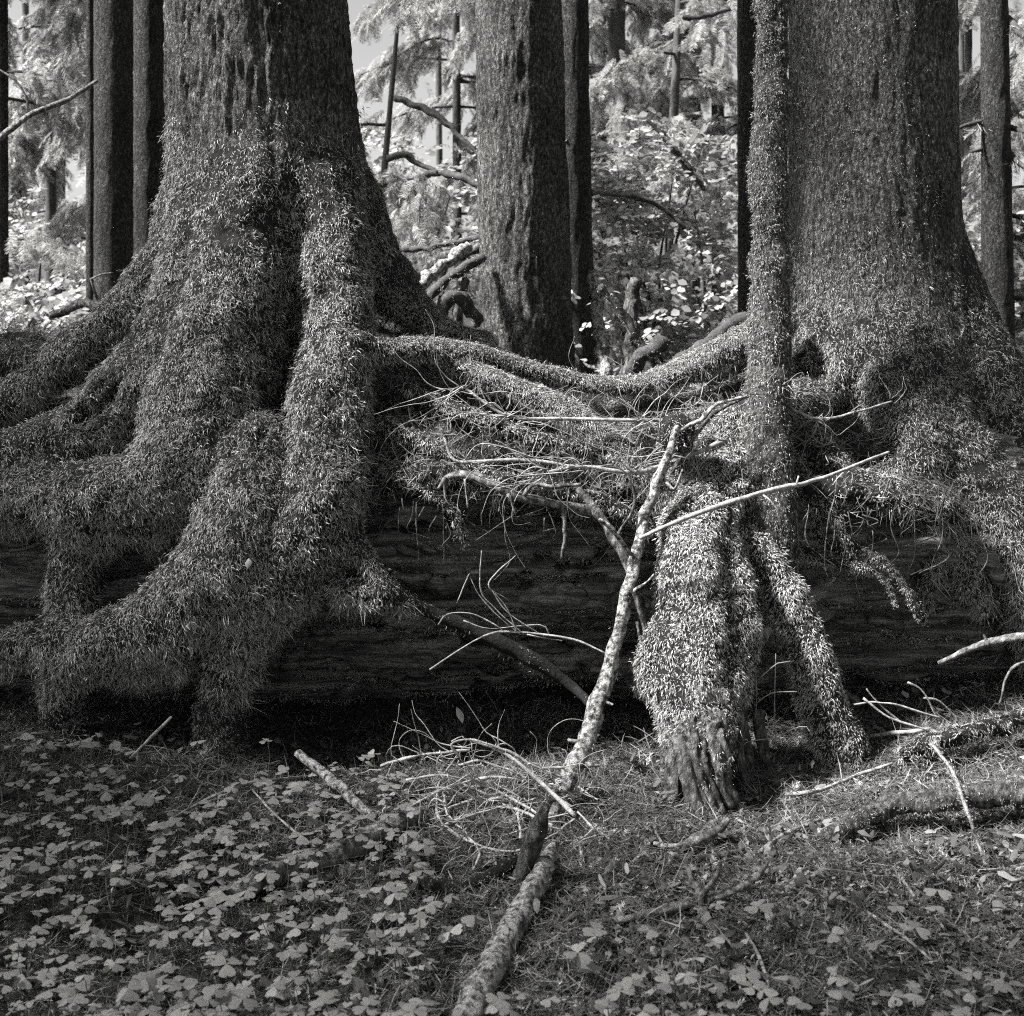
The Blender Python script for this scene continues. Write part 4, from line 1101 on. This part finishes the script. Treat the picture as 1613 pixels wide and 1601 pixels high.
# curled brush of bare twigs at the foot of the pole
br = C((905, 1285, 3.48, .007), (860, 1240, 3.56, .006), (800, 1190, 3.60, .005), (740, 1165, 3.62, .004))
def bd(y, k_):
    return min(3.60 + .03 * (k_ % 3), 3000.0 / (y - 450) - .10)
arcs = [C(*[(x, y, bd(y, i_), .0032) for x, y in pl]) for i_, pl in enumerate((((885, 1225), (830, 1200), (790, 1180), (740, 1165), (712, 1172), (725, 1192)), ((740, 1182), (690, 1188), (640, 1195), (600, 1208)), ((905, 1290), (850, 1330), (790, 1340), (700, 1300), (690, 1240), (720, 1190)),
        ((820, 1320), (815, 1260), (825, 1228), (850, 1212), (890, 1208)), ((700, 1240), (705, 1280), (740, 1320), (755, 1345), (745, 1370)), ((655, 1345), (660, 1320), (700, 1300), (760, 1280), (830, 1262)), ((900, 1270), (840, 1235), (770, 1225), (700, 1245), (640, 1275)),
        ((890, 1260), (830, 1250), (760, 1255), (690, 1280)), ((870, 1300), (800, 1270), (740, 1240), (690, 1215)), ((880, 1245), (820, 1222), (760, 1200), (720, 1205)), ((910, 1280), (930, 1300), (960, 1320)), ((845, 1240), (900, 1235), (940, 1260)), ((640, 1230), (700, 1222), (770, 1240), (850, 1285))))]
tw = list(arcs)
for ar in arcs:
    sp_ = spline(ar, .02)[:, :3]
    tw += wisps(r, sp_, 9, 0, 360, .04, .16, 3.6, .25, 2.2, .0017)
    tw += wisps(r, sp_, 4, 120, 240, .12, .3, 3.6, .2, 1.8, .0019)
for w_ in tw[len(arcs):]:
    for row in w_:
        row[2] = max(row[2], float(gz(row[0], row[1])[0]) + .006)
bough('springy heap of curled bare twigs on the floor beside the leaning branch', br, tw, M['twig_lightened'], seed=4)

# wiry twig fan against the log's dark face
fan = C((955, 1030, 3.93, .0028), (905, 1008, 3.95, .0034), (840, 998, 3.96, .0034), (778, 997, 3.97, .0034), (730, 1020, 3.96, .0018), (677, 1055, 3.95, .003))
tw = [C(*[(x, y, 3.96, .0018) for x, y in pl]) for pl in (((820, 1000), (790, 975), (760, 945), (740, 910)), ((825, 1000), (780, 960), (758, 930), (758, 867)), ((800, 1000), (780, 985), (745, 968), (705, 968), (690, 985)), ((720, 950), (740, 902), (735, 910)),
        ((800, 945), (770, 920), (812, 875)), ((815, 998), (800, 960), (780, 935)), ((730, 978), (770, 990), (850, 985), (865, 1000)), ((860, 1005), (800, 965), (775, 930)), ((830, 1000), (885, 1010)))]
bough('pale forked twig fan pressed against the dark log face', fan, tw, M['twig'], seed=5)

# bare boughs sprawling over the humus mat
b1 = C((1150, 690, 4.2, .008), (1080, 720, 4.18, .008), (1000, 745, 4.14, .008), (920, 735, 4.12, .006), (860, 745, 4.12, .005))
bough('bare twiggy bough sprawling over the moss left of the leaning branch', b1, wisps(r, b1[:, :3], 48, 130, 230, .12, .5, 4.1, .08, 1.0, .0021) + wisps(r, b1[:, :3], 44, 0, 360, .06, .25, 4.1, .08, 1.2), M['twig'], seed=6)
b2 = C((940, 805, 4.16, .018), (880, 795, 4.15, .016), (830, 785, 4.14, .017), (780, 768, 4.14, .015), (735, 748, 4.16, .013), (705, 752, 4.18, .010), (690, 770, 4.19, .006))
tw = [C((825, 780, 4.12, .007), (845, 762, 4.1, .007), (880, 767, 4.1, .006), (915, 762, 4.1, .004)), C((700, 752, 4.17, .006), (702, 785, 4.17, .004), (712, 800, 4.17, .003)), C((733, 755, 4.14, .005), (736, 800, 4.13, .003)), C((800, 778, 4.12, .005), (812, 812, 4.12, .002)), C((890, 800, 4.12, .009), (892, 840, 4.12, .006), (885, 880, 4.12, .003))]
pt, v, f = bough('knobbly pale root dangling along the edge of the moss mat', b2, tw, M['wood'], name='dangling_root', cat='root', seed=7, sides=9)
grow_moss(pt, v, f, 'moss_pale', 900, lambda p, n: sstep(0, .5, fbm(p * 14, 2, 1)), .3, .6, 63)
b3 = C((1100, 660, 4.3, .006), (1010, 662, 4.26, .006), (900, 660, 4.24, .006), (800, 655, 4.22, .005), (730, 610, 4.24, .004))
bough('fine twiggy bough lying flat over the mossy crest', b3, wisps(r, b3[:, :3], 40, 120, 225, .1, .42, 4.2, .08, .9, .002) + wisps(r, b3[:, :3], 20, -40, 60, .06, .25, 4.2), M['twig'], seed=9)
b4 = C((700, 690, 4.2, .004), (715, 725, 4.18, .005), (760, 727, 4.17, .006), (830, 725, 4.17, .006), (900, 735, 4.17, .005))
bough('bent grey twig along the dark recess beside the left giant', b4, wisps(r, b4[:, :3], 14, 100, 260, .05, .2, 4.2), M['twig'], seed=10)
b5 = C((1235, 640, 4.4, .004), (1290, 660, 4.38, .005), (1345, 650, 4.38, .004), (1405, 632, 4.4, .003))
bough('wiry bough tangled between slender tree and right giant', b5, wisps(r, b5[:2, :3], 30, 190, 330, .06, .2, 4.3, .06, 1.2, .0016) + wisps(r, b5[:, :3], 16, -30, 90, .05, .16, 4.3, .06, 1.2, .0016) + wisps(r, np.array([P(1210, 620, 4.33), P(1240, 610, 4.33)]), 18, 0, 360, .05, .15, 4.3, .05, 1.2, .0016), M['twig'], seed=12)
b6 = C((910, 770, 4.1, .012), (950, 820, 4.06, .015), (985, 880, 4.02, .016), (1008, 950, 3.98, .014), (1022, 1010, 3.98, .010))
bough('dark stick crossing behind the top of the leaning branch', b6, [C((970, 850, 4.03, .005), (1000, 790, 4.0, .004), (985, 745, 4.0, .003), (960, 735, 4.0, .003)), C((1000, 930, 3.98, .005), (1040, 960, 3.95, .004)), C((1005, 980, 3.98, .008), (1010, 1020, 3.96, .005))], M['rootbare'], seed=13)
b7 = C((1008, 848, 3.86, .006), (1060, 825, 3.84, .0075), (1110, 805, 3.83, .008), (1200, 776, 3.86, .008), (1290, 755, 3.95, .0065), (1400, 712, 4.1, .004))
bough('straight slim stick slanting across the mossy leg root', b7, [C((1195, 776, 3.86, .003), (1215, 790, 3.84, .003), (1230, 810, 3.84, .002)), C((1255, 762, 3.9, .003), (1258, 750, 3.9, .002))], M['twig'], seed=14)
b8 = C((1175, 625, 4.25, .005), (1120, 655, 4.22, .007), (1085, 700, 4.18, .008), (1058, 745, 4.14, .006))
bough('short dark twig crossing the log crest by the mossy knob', b8, wisps(r, b8[:, :3], 16, 0, 360, .05, .2, 4.2, .06, 1.0), M['rootbare'], seed=15)

# mossy knob on the crest
kv, kq, kl, kn = solid([C((1068, 700, 4.22, .05), (1068, 678, 4.2, .056)), C((1050, 690, 4.2, .02), (1060, 672, 4.18, .03))], .01, 60)
knob = empty('mossy_stump', tuple(P(1068, 710, 4.22)), 'rounded moss-capped knob on the log crest above the leaning branch', 'stump')
mesh_obj('knot', kv, kq, M['soil'], knob)
grow_moss(knob, kv, kq, 'moss_short', 9000, None, .7, 1.2, 66)

# sticks lying about on the floor
FL = [
    ('fallen_branch', 'slim broken stick propped up at the left edge of the log shadow', GR((590, 1290, .013, .01), (540, 1245, .014, .06), (500, 1210, .013, .10), (468, 1186, .012, .14)), 'lichen'),
    ('fallen_branch', 'split weathered timber sliver among the wood sorrel', GR((345, 1415, .014, .02), (400, 1392, .028, .03), (470, 1368, .03, .03), (550, 1335, .03, .03), (620, 1300, .028, .03), (665, 1280, .016, .03)), 'wood'),
    ('fallen_branch', 'second sliver of weathered timber just under the split one', GR((450, 1405, .010, .01), (520, 1380, .016, .01), (580, 1360, .014, .01)), 'rootbare'),
    ('fallen_branch', 'thin curved pale twig below the left giant leg root', GR((255, 1300, .003, .01), (320, 1262, .004, .02), (380, 1238, .005, .03), (440, 1228, .005, .03), (505, 1222, .004, .02)), 'twig'),
    ('fallen_branch', 'thin twig running to the split timber from the wood sorrel', GR((390, 1235, .003, .02), (430, 1280, .003, .03), (490, 1330, .003, .03), (560, 1365, .003, .02)), 'twig'),
    ('fallen_branch', 'short forked twig left of the left giant leg root', GR((205, 1195, .004, .03), (235, 1165, .005, .08), (270, 1130, .004, .14)), 'twig'),
    ('fallen_branch', 'mossy bowed branch lying at the right edge of the floor', GR((1300, 1318, .022, .03), (1340, 1298, .026, .05), (1400, 1272, .028, .07), (1470, 1258, .030, .09), (1550, 1252, .031, .09), (1660, 1245, .03, .09)), 'rootbare'),
    ('fallen_branch', 'furry mossy branch at the right edge under the log', GR((1420, 1190, .018, .03), (1470, 1168, .024, .06), (1530, 1155, .028, .08), (1600, 1138, .03, .09), (1670, 1120, .03, .09)), 'soil'),
    ('fallen_branch', 'pale bent stick touching the furry mossy branch', GR((1345, 1166, .006, .03), (1400, 1156, .007, .04), (1465, 1150, .006, .05), (1480, 1160, .004, .04)), 'twig'),
    ('fallen_branch', 'long thin twig trailing down over the mossy bowed branch', GR((1462, 1165, .004, .06), (1500, 1215, .005, .10), (1520, 1270, .005, .12), (1540, 1325, .005, .05), (1552, 1362, .004, .01)), 'twig'),
    ('fallen_branch', 'long twig curving from the leg root along the floor', GR((1240, 1252, .005, .02), (1290, 1245, .005, .03), (1350, 1222, .005, .03), (1405, 1203, .004, .03)), 'twig'),
    ('fallen_branch', 'dark short stick beneath the fluted foot root', GR((1095, 1357, .007, .01), (1130, 1348, .008, .02), (1170, 1340, .006, .02)), 'rootbare'),
    ('fallen_branch', 'splintered pale chunk in front of the fluted foot root', GR((1072, 1335, .008, .01), (1100, 1325, .016, .03), (1130, 1308, .014, .04), (1148, 1290, .006, .07)), 'wood'),
    ('fallen_branch', 'pale twig left of the splintered chunk', GR((1030, 1328, .005, .02), (1055, 1333, .006, .02), (1075, 1331, .004, .02)), 'twig'),
    ('fallen_branch', 'slender twig rising to the bowed branch from its left', GR((1188, 1348, .004, .01), (1235, 1315, .005, .02), (1290, 1292, .004, .02)), 'twig'),
    ('fallen_branch', 'pale flaking bark stick on the right floor', GR((1230, 1425, .012, .01), (1248, 1395, .015, .02), (1262, 1370, .010, .03)), 'lichen'),
    ('fallen_branch', 'short straight stick in the open litter at right', GR((1413, 1376, .004, .01), (1432, 1400, .004, .02), (1450, 1428, .004, .01)), 'twig'),
    ('fallen_branch', 'dark short stick above the open litter at right', GR((1475, 1350, .007, .01), (1500, 1362, .008, .01), (1522, 1375, .006, .01)), 'rootbare'),
    ('fallen_branch', 'long thin twig across the lower right litter', GR((1300, 1400, .003, .01), (1370, 1440, .004, .02), (1430, 1480, .004, .02), (1470, 1515, .003, .01)), 'twig'),
    ('fallen_branch', 'thin twig pointing at the viewer in the lower right litter', GR((1175, 1470, .004, .01), (1195, 1505, .004, .02), (1212, 1555, .003, .01)), 'twig'),
    ('fallen_branch', 'mossy stick curving left from the fallen pale branch', GR((590, 1368, .012, .02), (650, 1388, .018, .02), (720, 1398, .02, .02), (780, 1380, .02, .03), (815, 1358, .018, .05)), 'soil'),
    ('fallen_branch', 'dark upright stub where the two pale branches meet', GR((820, 1385, .024, .02), (835, 1345, .024, .08), (850, 1300, .02, .16), (860, 1270, .012, .22)), 'rootbare'),
    ('fallen_branch', 'dark stick right of where the two pale branches meet', GR((910, 1350, .012, .01), (960, 1362, .014, .02), (1010, 1380, .008, .01)), 'rootbare'),
    ('fallen_branch', 'twig at the right edge in the open litter', GR((1560, 1420, .003, .01), (1580, 1395, .004, .02), (1625, 1380, .003, .02)), 'twig'),
    ('fallen_branch', 'thin twig behind the open litter under the bowed branch', GR((1460, 1275, .005, .02), (1470, 1300, .006, .02), (1480, 1310, .004, .01)), 'wood'),
    ('fallen_branch', 'pale peeled stick near the bottom right corner', GR((1120, 1500, .006, .01), (1165, 1525, .008, .02), (1230, 1548, .006, .01)), 'wood'),
]
for k, (nm, lb_, rows, mt) in enumerate(FL):
    o, v, f = stick(nm, lb_, rows, M[mt], 10, .012, .28, k * 1.9)
    if mt == 'soil' or 'bowed' in lb_:
        o2 = empty('fallen_branch', tuple(o.location), lb_, 'branch'); 
        o.name = 'stem'; o.location = (0, 0, 0); o.parent = o2
        for key in ('label', 'category'): del o[key]
        o2.name = 'mossy_branch'
        grow_moss(o2, v, f, 'moss' if 'furry' in lb_ else 'moss_short', 5200 if 'furry' in lb_ else 7000, lambda p, n: .4 + .6 * (n[:, 2] > -.2), .5, 1., 700 + k)
bough('forked grey stick with upturned prongs on the lower right floor', GR((930, 1455, .006, .01), (1000, 1445, .009, .02), (1060, 1430, .011, .03), (1105, 1418, .012, .03), (1150, 1406, .009, .04), (1190, 1385, .006, .07), (1210, 1358, .004, .10)),
      [GR((1098, 1420, .009, .03), (1120, 1395, .007, .07), (1135, 1358, .004, .12)), GR((1105, 1425, .009, .03), (1092, 1390, .007, .06), (1078, 1362, .005, .08)), GR((1100, 1418, .012, .03), (1115, 1450, .014, .01), (1132, 1488, .008, 0)), GR((1150, 1408, .003, .04), (1190, 1400, .002, .05))], M['wood'], seed=21)
bough('pale crooked branch jutting in at the right edge before the log', C((1478, 1045, 4.0, .006), (1520, 1025, 3.98, .010), (1560, 1012, 3.95, .012), (1613, 1003, 3.9, .013), (1680, 1000, 3.85, .014)), [C((1555, 1013, 3.95, .004), (1550, 1000, 3.95, .003)), C((1620, 1040, 3.9, .003), (1590, 1060, 3.9, .004), (1575, 1108, 3.9, .003))], M['wood'], seed=22)
bough('fine arched twigs rising from the floor below the right of the log', C((1360, 1100, 4.0, .004), (1400, 1130, 3.98, .004), (1460, 1150, 3.95, .003)), [C(*[(x, y, 4.0, .0028) for x, y in pl]) for pl in (((1430, 1075), (1455, 1090), (1475, 1130)), ((1455, 1100), (1480, 1105), (1510, 1135)), ((1365, 1085), (1385, 1110), (1420, 1140)), ((1345, 1110), (1400, 1108), (1480, 1130)), ((1560, 1120), (1575, 1140)))], M['twig'], seed=23)

# stone, pale leaves
sv, sq, sl, sn = solid([np.array([list(G(1302, 1318, .015)) + [.03], list(G(1318, 1312, .02)) + [.03]])], .008, 60)
sv = sv + sn * (.006 * fbm(sv * 30, 2, 1))[:, None]
tag(mesh_obj('stone', sv, sq, M['stone']), 'small rounded pale stone at the tip of the bowed mossy branch', 'stone')
def loose_leaf(label, c, d1, d2, L, W):
    d1 = nrm(np.array(d1, float)); d2 = nrm(np.array(d2, float)); nn = np.cross(d1, d2)
    ts = np.linspace(-1, 1, 7); ws = W * (1 - np.abs(ts) ** 1.6) + .001
    v = []
    for t, w in zip(ts, ws):
        for s in (-1, 0, 1):
            v.append(c + d1 * t * L + d2 * s * w + nn * (.25 * w * abs(s) + .15 * L * t * t))
    v = np.array(v); k = np.arange(6)[:, None] * 3 + np.arange(2)[None]
    f = np.stack([k, k + 1, k + 4, k + 3], -1).reshape(-1, 4)
    tag(mesh_obj('fallen_leaf', v, f, M['deadleaf'], None, True, {'v': np.full(len(v), .8)}), label, 'leaf')
loose_leaf('pale fallen leaf stuck on the dark log face', P(725, 1126, 4.27), (.4, -.2, -1), (1, -.3, .2), .028, .012)
loose_leaf('tiny white fallen leaf caught in the left giant moss', P(391, 888, 3.98), (.1, 0, 1), (1, 0, .1), .016, .010)
loose_leaf('pale leaf scrap on the moss mat beside the left giant', P(634, 676, 4.30), (.3, -.2, -1), (1, -.3, .3), .022, .010)

# ------------------------------------------------------------------ floor cover: moss, litter
def floor_pts(n, x0, x1, y0, y1, seed, wf):
    r = np.random.default_rng(seed)
    x, y = r.uniform(x0, x1, n), r.uniform(y0, y1, n)
    k = r.uniform(size=n) < wf(x, y)
    x, y = x[k], y[k]
    z = gz(x, y); e = .01
    nn = nrm(np.stack([-(gz(x + e, y) - z) / e, -(gz(x, y + e) - z) / e, np.ones(len(x))], 1))
    return np.stack([x, y, z], 1), nn
def patch(x, y, s, sd):
    return fbm(np.stack([x * s, y * s, x * 0], 1), 2, sd)
r = np.random.default_rng(8)
p, n_ = floor_pts(26000, -2.4, 2.6, 2.2, 4.7, 1, lambda x, y: sstep(-.15, .45, patch(x, y, 5, 4)) * (.25 + .75 * sstep(-.7, .3, x)))
X = r.normal(0, 1, p.shape) + n_ * 1.2
tag(scatter('ground_moss', 'moss_short', p, X, n_ + r.normal(0, .4, p.shape), r.uniform(.8, 1.8, len(p)), None, 3), 'low tangled moss growing over the dark floor', 'moss', None, 'stuff')
p, n_ = floor_pts(22000, -2.4, 2.6, 2.2, 4.7, 2, lambda x, y: .45 + .55 * sstep(-.6, .2, x))
tag(scatter('needle_litter', 'litter', p + [0, 0, .006], r.normal(0, 1, p.shape) * np.array([1, 1, .2]), n_, r.uniform(.4, 1.2, len(p)), None, 4), 'fine needles and broken twiglets scattered over the floor', 'litter', None, 'stuff')
p, n_ = floor_pts(3600, -.5, 2.4, 2.2, 4.2, 5, lambda x, y: sstep(0, .5, patch(x, y, 4, 7)) * sstep(-.4, .2, x))
X = r.normal(0, 1, p.shape) * np.array([1, 1, .2]) + n_ * .7
tag(scatter('feather_moss', 'feather', p, X, n_ + r.normal(0, .3, p.shape), r.uniform(.3, .75, len(p)), None, 6), 'feathery pale moss shoots in patches on the right floor', 'moss', None, 'stuff')

p, n_ = floor_pts(1500, -2.2, 2.4, 2.2, 4.3, 15, lambda x, y: .12 + .6 * sstep(-.5, .3, x))
tag(scatter('broken_twigs', 'sticklet', p + [0, 0, .012], r.normal(0, 1, p.shape) * np.array([1, 1, .15]), n_, r.uniform(.6, 1.3, len(p)), None, 16), 'thin broken twigs strewn over the floor litter', 'litter', None, 'stuff')
p, n_ = floor_pts(5200, -2.2, 2.5, 2.2, 4.5, 25, lambda x, y: .15 + .85 * sstep(-.6, .2, x) * sstep(-.3, .3, patch(x, y, 2.5, 2)))
tag(scatter('bark_flakes', 'chip', p + [0, 0, .008], r.normal(0, 1, p.shape) * np.array([1, 1, .3]), n_ + r.normal(0, .3, p.shape), r.uniform(.4, 1.3, len(p)), None, 26), 'bark flakes, cone scales and dead leaf bits strewn on the floor', 'litter', None, 'stuff')
# ------------------------------------------------------------------ wood sorrel: three heart-shaped leaflets on a stalk
def leaflet_mesh(k):
    r = np.random.default_rng(900 + k)
    rows = [(0.0, .001), (.25, .30), (.5, .50), (.75, .60), (.95, .52), (1.06, .30)]
    v, f = [], []
    for t, w in rows:
        mid = min(t, .90)
        for s in (-1, -.5, 0, .5, 1):
            tt = t if abs(s) > .1 else mid
            droop = -.10 * t * t - .07 * s * s * w
            v.append([tt + r.normal(0, .008), s * w, droop + .06 * abs(s) * t * .5])
    for a in range(5):
        for b in range(4):
            q_ = a * 5 + b; f.append([q_, q_ + 5, q_ + 6, q_ + 1])
    f = np.array(f)[:, ::-1]
    me = mesh_data('leaflet', np.array(v), f, M['sorrel'], True, {'v': np.full(len(v), r.uniform(.2, 1))})
    return me
LEAF = [leaflet_mesh(k) for k in range(6)]
sv, sf = tube(np.array([[0, 0, 0, .0016], [.006, .004, .5, .0013], [0, 0, 1.0, .001]]), 4, .34, cap=False)
STALK = mesh_data('stalk', sv, sf, M['stalk'], True, {'v': np.full(len(sv), .5)})

r = np.random.default_rng(42)
def sorrel_density(px, py):
    d = 0.0
    lim = 640 - .0 * (py - 1150)
    if py > 1240: d = np.clip((lim + 60 - px) / 140, 0, 1) * (1 if py > 1270 else .6)
    if py <= 1240: d = .30 * np.clip((240 - px) / 120, 0, 1) + .05 * (px < 640)
    if 390 < px < 640 and 1200 < py < 1300: d = max(d, .45)
    if py > 1545: d = max(d, .85 if px < 640 else (.35 if px > 900 else .15))
    elif py > 1440 and px > 640: d = max(d, .03)
    elif px > 640 and py > 1380: d = max(d, .012)
    return d * (.12 + .88 * float(np.clip(.72 + 1.6 * vnoise(np.array([[px / 70., py / 40., 3.3]]))[0], 0, 1)))
NC = 10000
cpx, cpy, chh = r.uniform(-60, 1670, NC), r.uniform(1150, 1660, NC), r.uniform(.03, .11, NC)
cg = Gv(cpx, cpy + chh * FPX / 3.0 * .9)
keep = r.uniform(size=NC) < np.array([sorrel_density(a_, min(b_, 1600)) for a_, b_ in zip(cpx, cpy)])
cand, have = [], np.zeros((0, 2))
for k in np.nonzero(keep)[0]:
    if len(have) and (((have - cg[k, :2]) ** 2).sum(1) < .033 ** 2).any(): continue
    have = np.vstack([have, cg[k, :2]]); cand.append((cg[k, 0], cg[k, 1], cg[k, 2], chh[k], cpx[k], cpy[k]))
def sorrel_label(px, py):
    if py > 1520 and px > 640: return 'wood sorrel in the strip along the bottom right edge', 'wood sorrel along the bottom right edge'
    if px > 640: return 'scattered wood sorrel in the litter right of the sorrel carpet', 'scattered wood sorrel on the right floor'
    if py < 1245: return 'outlying wood sorrel close under the left giant roots', 'outlying wood sorrel under the left roots'
    if py > 1500: return 'wood sorrel in the front rows of the carpet at bottom left', 'front rows of the wood sorrel carpet'
    if px > 400: return 'wood sorrel in the right half of the leafy carpet by the split timber', 'wood sorrel carpet by the split timber'
    return 'wood sorrel in the dense middle of the leafy carpet at left', 'dense middle of the wood sorrel carpet'
cand.sort(key=lambda c: c[1])
inside = [c for c in cand if -20 < c[4] < 1633 and c[5] < 1610]
one = inside[:300]
ids = set(id(c) for c in one)
rest = [c for c in cand if id(c) not in ids]
def sorrel_pose():
    s = r.choice([r.uniform(.011, .02), r.uniform(.018, .031), r.uniform(.018, .031)]); a0 = r.uniform(0, 2 * math.pi)
    lean = r.normal(0, .012, 2)
    return s, [a0 + k * 2 * math.pi / 3 + r.normal(0, .12) for k in range(3)], lean, [r.normal(.04, .18) + q_ for _ in range(3) for q_ in (0.6 * (r.uniform() < .08),)], [r.normal(0, .2) for _ in range(3)]
for c in one:
    lb_, gr = sorrel_label(c[4], c[5])
    t = empty('wood_sorrel', (c[0], c[1], c[2] - .004), lb_, 'plant', gr)
    s, ang, lean, tilt, roll = sorrel_pose()
    o = bpy.data.objects.new('stalk', STALK); o.scale = (1, 1, c[3]); o.rotation_euler = (-lean[1] / c[3], lean[0] / c[3], 0); link(o, t)
    for k in range(3):
        o = bpy.data.objects.new('leaflet', LEAF[r.integers(0, 6)])
        o.scale = (s, s, s); o.location = (lean[0], lean[1], c[3]); o.rotation_euler = (roll[k], tilt[k], ang[k]); link(o, t)
vs, fs, av, off = [], [], [], 0
def rotm(ex, ey, ez):
    cx_, sx, cy_, sy, cz_, sz = math.cos(ex), math.sin(ex), math.cos(ey), math.sin(ey), math.cos(ez), math.sin(ez)
    return np.array([[cz_, -sz, 0], [sz, cz_, 0], [0, 0, 1]]) @ np.array([[cy_, 0, sy], [0, 1, 0], [-sy, 0, cy_]]) @ np.array([[1, 0, 0], [0, cx_, -sx], [0, sx, cx_]])
lco = []
for me in LEAF:
    a = np.zeros(len(me.vertices) * 3, np.float32); me.vertices.foreach_get('co', a); lco.append(a.reshape(-1, 3))
lfc = np.array([list(pp.vertices) for pp in LEAF[0].polygons])
for c in rest:
    s, ang, lean, tilt, roll = sorrel_pose()
    for k in range(3):
        v = lco[r.integers(0, 6)] @ rotm(roll[k], tilt[k], ang[k]).T * s + np.array([c[0] + lean[0], c[1] + lean[1], c[2] + c[3]])
        vs.append(v); fs.append(lfc + off); off += len(v); av.append(np.full(len(v), r.uniform(.1, 1)))
    v = sv * np.array([1, 1, c[3]]) + np.array([c[0], c[1], c[2]])
    vs.append(v); fs.append(sf + off); off += len(v); av.append(np.full(len(v), 0.))
if vs:
    o = mesh_obj('wood_sorrel_carpet', np.vstack(vs), np.vstack(fs), M['sorrel'], None, True, {'v': np.concatenate(av)})
    tag(o, 'far rows of the wood sorrel carpet below the roots', 'plants', None, 'stuff')
print('sorrel', len(cand), len(one), len(rest))
